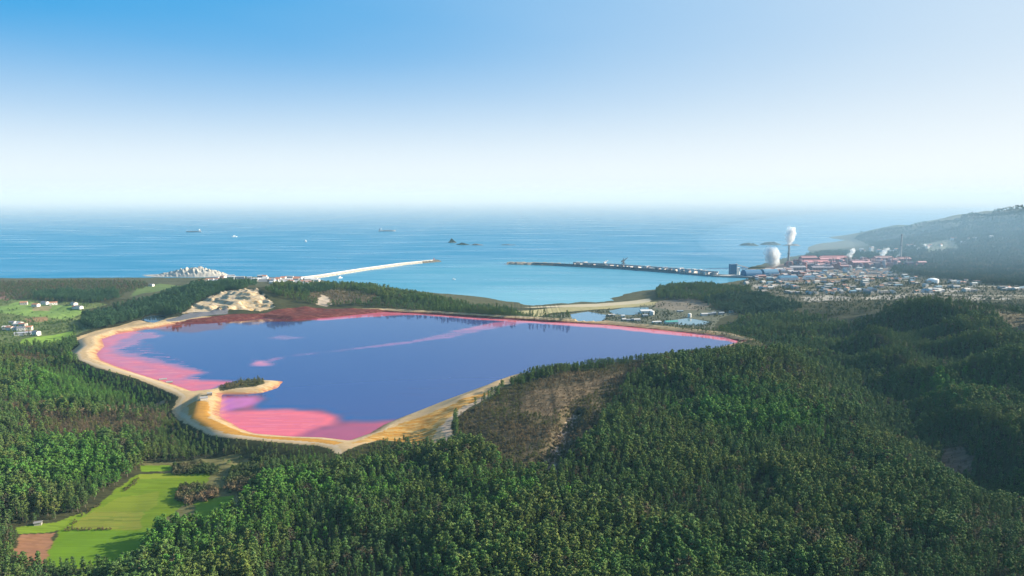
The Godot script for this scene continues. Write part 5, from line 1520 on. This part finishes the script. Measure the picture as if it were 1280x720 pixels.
func forest() -> void:
	# kinds of crown: tall narrow, pointed, broad, loose, bare twigs, shrub
	var crowns := [crown_mesh(1, 16, 44, 0.165, 0.20, 0.75, 0.021), crown_mesh(2, 18, 40, 0.155, 0.15, 1.0, 0.020), crown_mesh(3, 14, 52, 0.22, 0.28, 0.6, 0.023), crown_mesh(4, 11, 40, 0.18, 0.34, 0.7, 0.021), crown_mesh(5, 12, 16, 0.24, 0.3, 0.6, 0.020), crown_mesh(6, 9, 26, 0.42, 0.2, 0.6, 0.060), crown_mesh(7, 18, 46, 0.19, 0.22, 0.6, 0.021), crown_mesh(8, 13, 48, 0.18, 0.27, 0.5, 0.022)]
	var trunks := [trunk_mesh(1, 0.15, 7), trunk_mesh(2, 0.14, 7), trunk_mesh(3, 0.2, 8), trunk_mesh(4, 0.17, 6), trunk_mesh(5, 0.24, 16), trunk_mesh(6, 0.3, 5), trunk_mesh(7, 0.2, 8), trunk_mesh(8, 0.18, 7)]
	var bytes := mask.get_data()
	var mw := mask.get_width()
	var scale := Vector2(mask.get_width(), mask.get_height()) / MAP.size
	for k in 8:
		where.append([])
		tint.append([])
	var z := -260.0
	while z > -5560.0:
		var step := 5.2 if z > -1000 else (6.0 if z > -1600 else (8.0 if z > -2600 else (13.0 if z > -4000 else 17.0)))
		var reach := -z * 0.775 + 40.0
		var x := -reach
		while x < reach:
			var mx := int((x - MAP.position.x) * scale.x)
			var my := int((z - MAP.position.y) * scale.y)
			var code := 0
			if mx > 2 and my > 2 and mx < mw - 3 and my < mask.get_height() - 3:
				code = maxi(int(round(bytes[my * mw + mx] / 10.0)), int(round(bytes[my * mw + mx + 1] / 10.0)))
			if code > 0:
				for again in (6 if code >= 11 and code < 13 else (2 if code == 10 or code == 4 else 1)):
					var px := x + rng.randf_range(-0.45, 0.45) * step
					var pz := z + rng.randf_range(-0.45, 0.45) * step
					mx = int((px - MAP.position.x) * scale.x)
					my = int((pz - MAP.position.y) * scale.y)
					code = int(round(bytes[my * mw + mx] / 10.0))
					if code >= 1 and code <= 3 and z > -1700:
						# stands of one kind run into the next
						mx = clampi(mx + int(rough.get_noise_2d(px * 3.0, pz * 3.0) * 22.0 + rng.randf_range(-5, 5)), 0, mw - 1)
						my = clampi(my + int(rough.get_noise_2d(px * 3.0 + 900.0, pz * 3.0) * 22.0 + rng.randf_range(-5, 5)), 0, mask.get_height() - 1)
						var other := int(round(bytes[my * mw + mx] / 10.0))
						if other >= 1 and other <= 3:
							code = other
					if code > 0:
						plant(px, pz, code, step)
			x += step
		z -= step
	print("trees ", where.map(func(a): return a.size()))
	# the 300 trees that show largest stand alone
	nearest = nearest.filter(func(n): return in_frame(n[1].origin + Vector3(0, n[1].basis.y.length() * 0.7, 0)))
	nearest.sort_custom(func(a, b): return a[0] < b[0])
	nearest = nearest.slice(0, 300)
	var taken := {}
	for n in nearest:
		taken[Vector2i(n[2], n[4])] = true
		var shade := 0
		var best := 1e9
		for k in LEAF_TINTS.size():
			var q: Color = LEAF_TINTS[k][0]
			var gap := absf(q.r - n[3].r) + absf(q.g - n[3].g)
			if gap < best:
				best = gap
				shade = k
		var form: Array = [["tall_tree", "tall narrow"], ["pointed_tree", "tall pointed"], ["broad_tree", "broad crowned"], ["thin_crowned_tree", "thin crowned"], [], [], ["full_crowned_tree", "full crowned"], ["round_crowned_tree", "round crowned"]][n[2]]
		var words: String = "%s %s tree in the thick of the slope forest" % [form[1], LEAF_TINTS[shade][1]]
		var o := thing(form[0], words, "tree", n[1].origin, 0.0, "%s %s forest trees" % [form[1], LEAF_TINTS[shade][1]])
		o.basis = n[1].basis
		part("trunk", trunks[n[2]], paint("bark", Color(0.15, 0.12, 0.09), 0.95), o)
		part("crown", crowns[n[2]], leaf_mat("leaf_tint_%d" % shade, LEAF_TINTS[shade][0]), o)
	var white_leaf := leaf_mat("forest_leaf", Color(1, 1, 1))
	var bark := paint("bark", Color(0.15, 0.12, 0.09), 0.95)
	var twig := paint("twig_bark", Color(0.2, 0.16, 0.12), 0.95)
	var wood := Node3D.new()
	wood.name = "forest"
	add_child(wood)
	tag(wood, "dense mixed forest and scrub covering the hills around the pond", "forest")
	wood.set_meta("kind", "stuff")
	for kind in 8:
		var list := []
		for i in where[kind].size():
			if not taken.has(Vector2i(kind, i)):
				list.append(i)
		if list.is_empty():
			continue
		for piece in 2:
			var mm := MultiMesh.new()
			mm.transform_format = MultiMesh.TRANSFORM_3D
			mm.use_colors = piece == 0
			mm.mesh = crowns[kind] if piece == 0 else trunks[kind]
			var keep := list
			if piece == 1:
				keep = list.filter(func(i): return where[kind][i].origin.z > -1000.0)
			mm.instance_count = keep.size()
			for i in keep.size():
				mm.set_instance_transform(i, where[kind][keep[i]])
				if piece == 0:
					mm.set_instance_color(i, tint[kind][keep[i]])
			var o := MultiMeshInstance3D.new()
			o.name = ["crown_mass", "trunk_mass"][piece]
			o.multimesh = mm
			o.material_override = white_leaf if piece == 0 else (twig if kind == 4 else bark)
			o.set_meta("kind", "stuff")
			wood.add_child(o, true)


func in_frame(p: Vector3) -> bool:
	var q := Transform3D(Basis(Vector3.RIGHT, deg_to_rad(-7.5)), Vector3(0, 300, 0)).affine_inverse() * p
	return absf(q.x / q.z) < 0.74 and absf(q.y / q.z) < 0.412


const LEAF_TINTS := [[Color(0.055, 0.119, 0.040), "dark green"], [Color(0.082, 0.159, 0.038), "green"], [Color(0.118, 0.164, 0.040), "olive green"], [Color(0.092, 0.197, 0.034), "bright green"], [Color(0.145, 0.178, 0.045), "yellowish green"]]


# ---------------------------------------------------------------- steam
func plumes() -> void:
	var white := StandardMaterial3D.new()
	white.resource_name = "steam"
	white.albedo_color = Color(1.0, 1.0, 1.0, 0.17)
	white.transparency = BaseMaterial3D.TRANSPARENCY_ALPHA
	white.roughness = 1.0
	white.metallic_specular = 0.0
	white.backlight_enabled = true
	white.backlight = Color(1, 1, 1)
	var ball := puff_mesh()
	for p in [["white steam plume widening above the tall dark chimney", Vector3(1194, 94, -2980), 72.0, 3.0, 25.0, 8.0, 70], ["large round steam cloud beside the tall chimney", Vector3(1122, 12, -2955), 66.0, 14.0, 32.0, -16.0, 80], ["small leaning steam puff above the pink roofs", Vector3(1490, 28, -3050), 44.0, 5.0, 14.0, 16.0, 34], ["bright leaning steam puff beside the rust red hall", Vector3(1600, 28, -3010), 48.0, 6.0, 15.0, 32.0, 34], ["thin steam wisp below the slender chimney", Vector3(1690, 30, -3040), 22.0, 3.0, 5.0, 18.0, 8]]:
		var o := thing("steam_plume", p[0], "steam", p[1], 0.0)
		for i in p[6]:
			var f: float = i / (p[6] - 1.0)
			var wide: float = lerpf(p[3], p[4], pow(f, 0.6)) * (1.0 - 0.5 * f * f * f)
			var r := wide * rng.randf_range(0.4, 0.85)
			var v := part("puff", ball, white, o)
			var a := rng.randf() * TAU
			var off := wide * rng.randf_range(0.1, 1.0)
			v.scale = Vector3(r, r * rng.randf_range(0.8, 1.15), r)
			v.rotation = Vector3(rng.randf() * TAU, rng.randf() * TAU, 0)
			v.position = Vector3(p[5] * f + cos(a) * off, p[2] * f + sin(a * 2.0) * wide * 0.2, sin(a) * off)


func puff_mesh() -> ArrayMesh:
	var st := SurfaceTool.new()
	st.begin(Mesh.PRIMITIVE_TRIANGLES)
	st.set_smooth_group(0)
	var at := func(j: int, i: int) -> Vector3:
		var u := PI * j / 10.0
		var w := TAU * (i % 16) / 16.0
		var d := Vector3(sin(u) * cos(w), cos(u), sin(u) * sin(w))
		return d * (1.0 + 0.5 * rough.get_noise_3d(d.x * 70.0, d.y * 70.0, d.z * 70.0))
	for j in 10:
		for i in 16:
			quad(st, at.call(j, i), at.call(j, i + 1), at.call(j + 1, i + 1), at.call(j + 1, i))
	return done(st)


func sea_mist() -> void:
	# pale haze bank lying on the far sea
	var air := FogMaterial.new()
	air.resource_name = "sea_mist"
	air.albedo = Color(1.0, 1.0, 1.0)
	air.density = 0.00006
	var bank := FogVolume.new()
	bank.name = "sea_mist"
	bank.shape = RenderingServer.FOG_VOLUME_SHAPE_BOX
	bank.size = Vector3(170000, 420, 80000)
	bank.position = Vector3(0, 212, -45500)
	bank.material = air
	add_child(bank)
	bank.set_meta("label", "pale haze bank lying over the far sea")
	bank.set_meta("category", "haze")
	bank.set_meta("kind", "stuff")
	var smoke := FogMaterial.new()
	smoke.resource_name = "works_smoke"
	smoke.albedo = Color(0.72, 0.88, 1.0)
	smoke.density = 0.00022
	var drift := FogVolume.new()
	drift.name = "works_smoke"
	drift.shape = RenderingServer.FOG_VOLUME_SHAPE_ELLIPSOID
	drift.size = Vector3(2600, 330, 2400)
	drift.position = Vector3(2150, 90, -3050)
	drift.material = smoke
	add_child(drift)
	drift.set_meta("label", "thin bluish smoke drifting from the works along the wooded hill")
	drift.set_meta("category", "smoke")
	drift.set_meta("kind", "stuff")
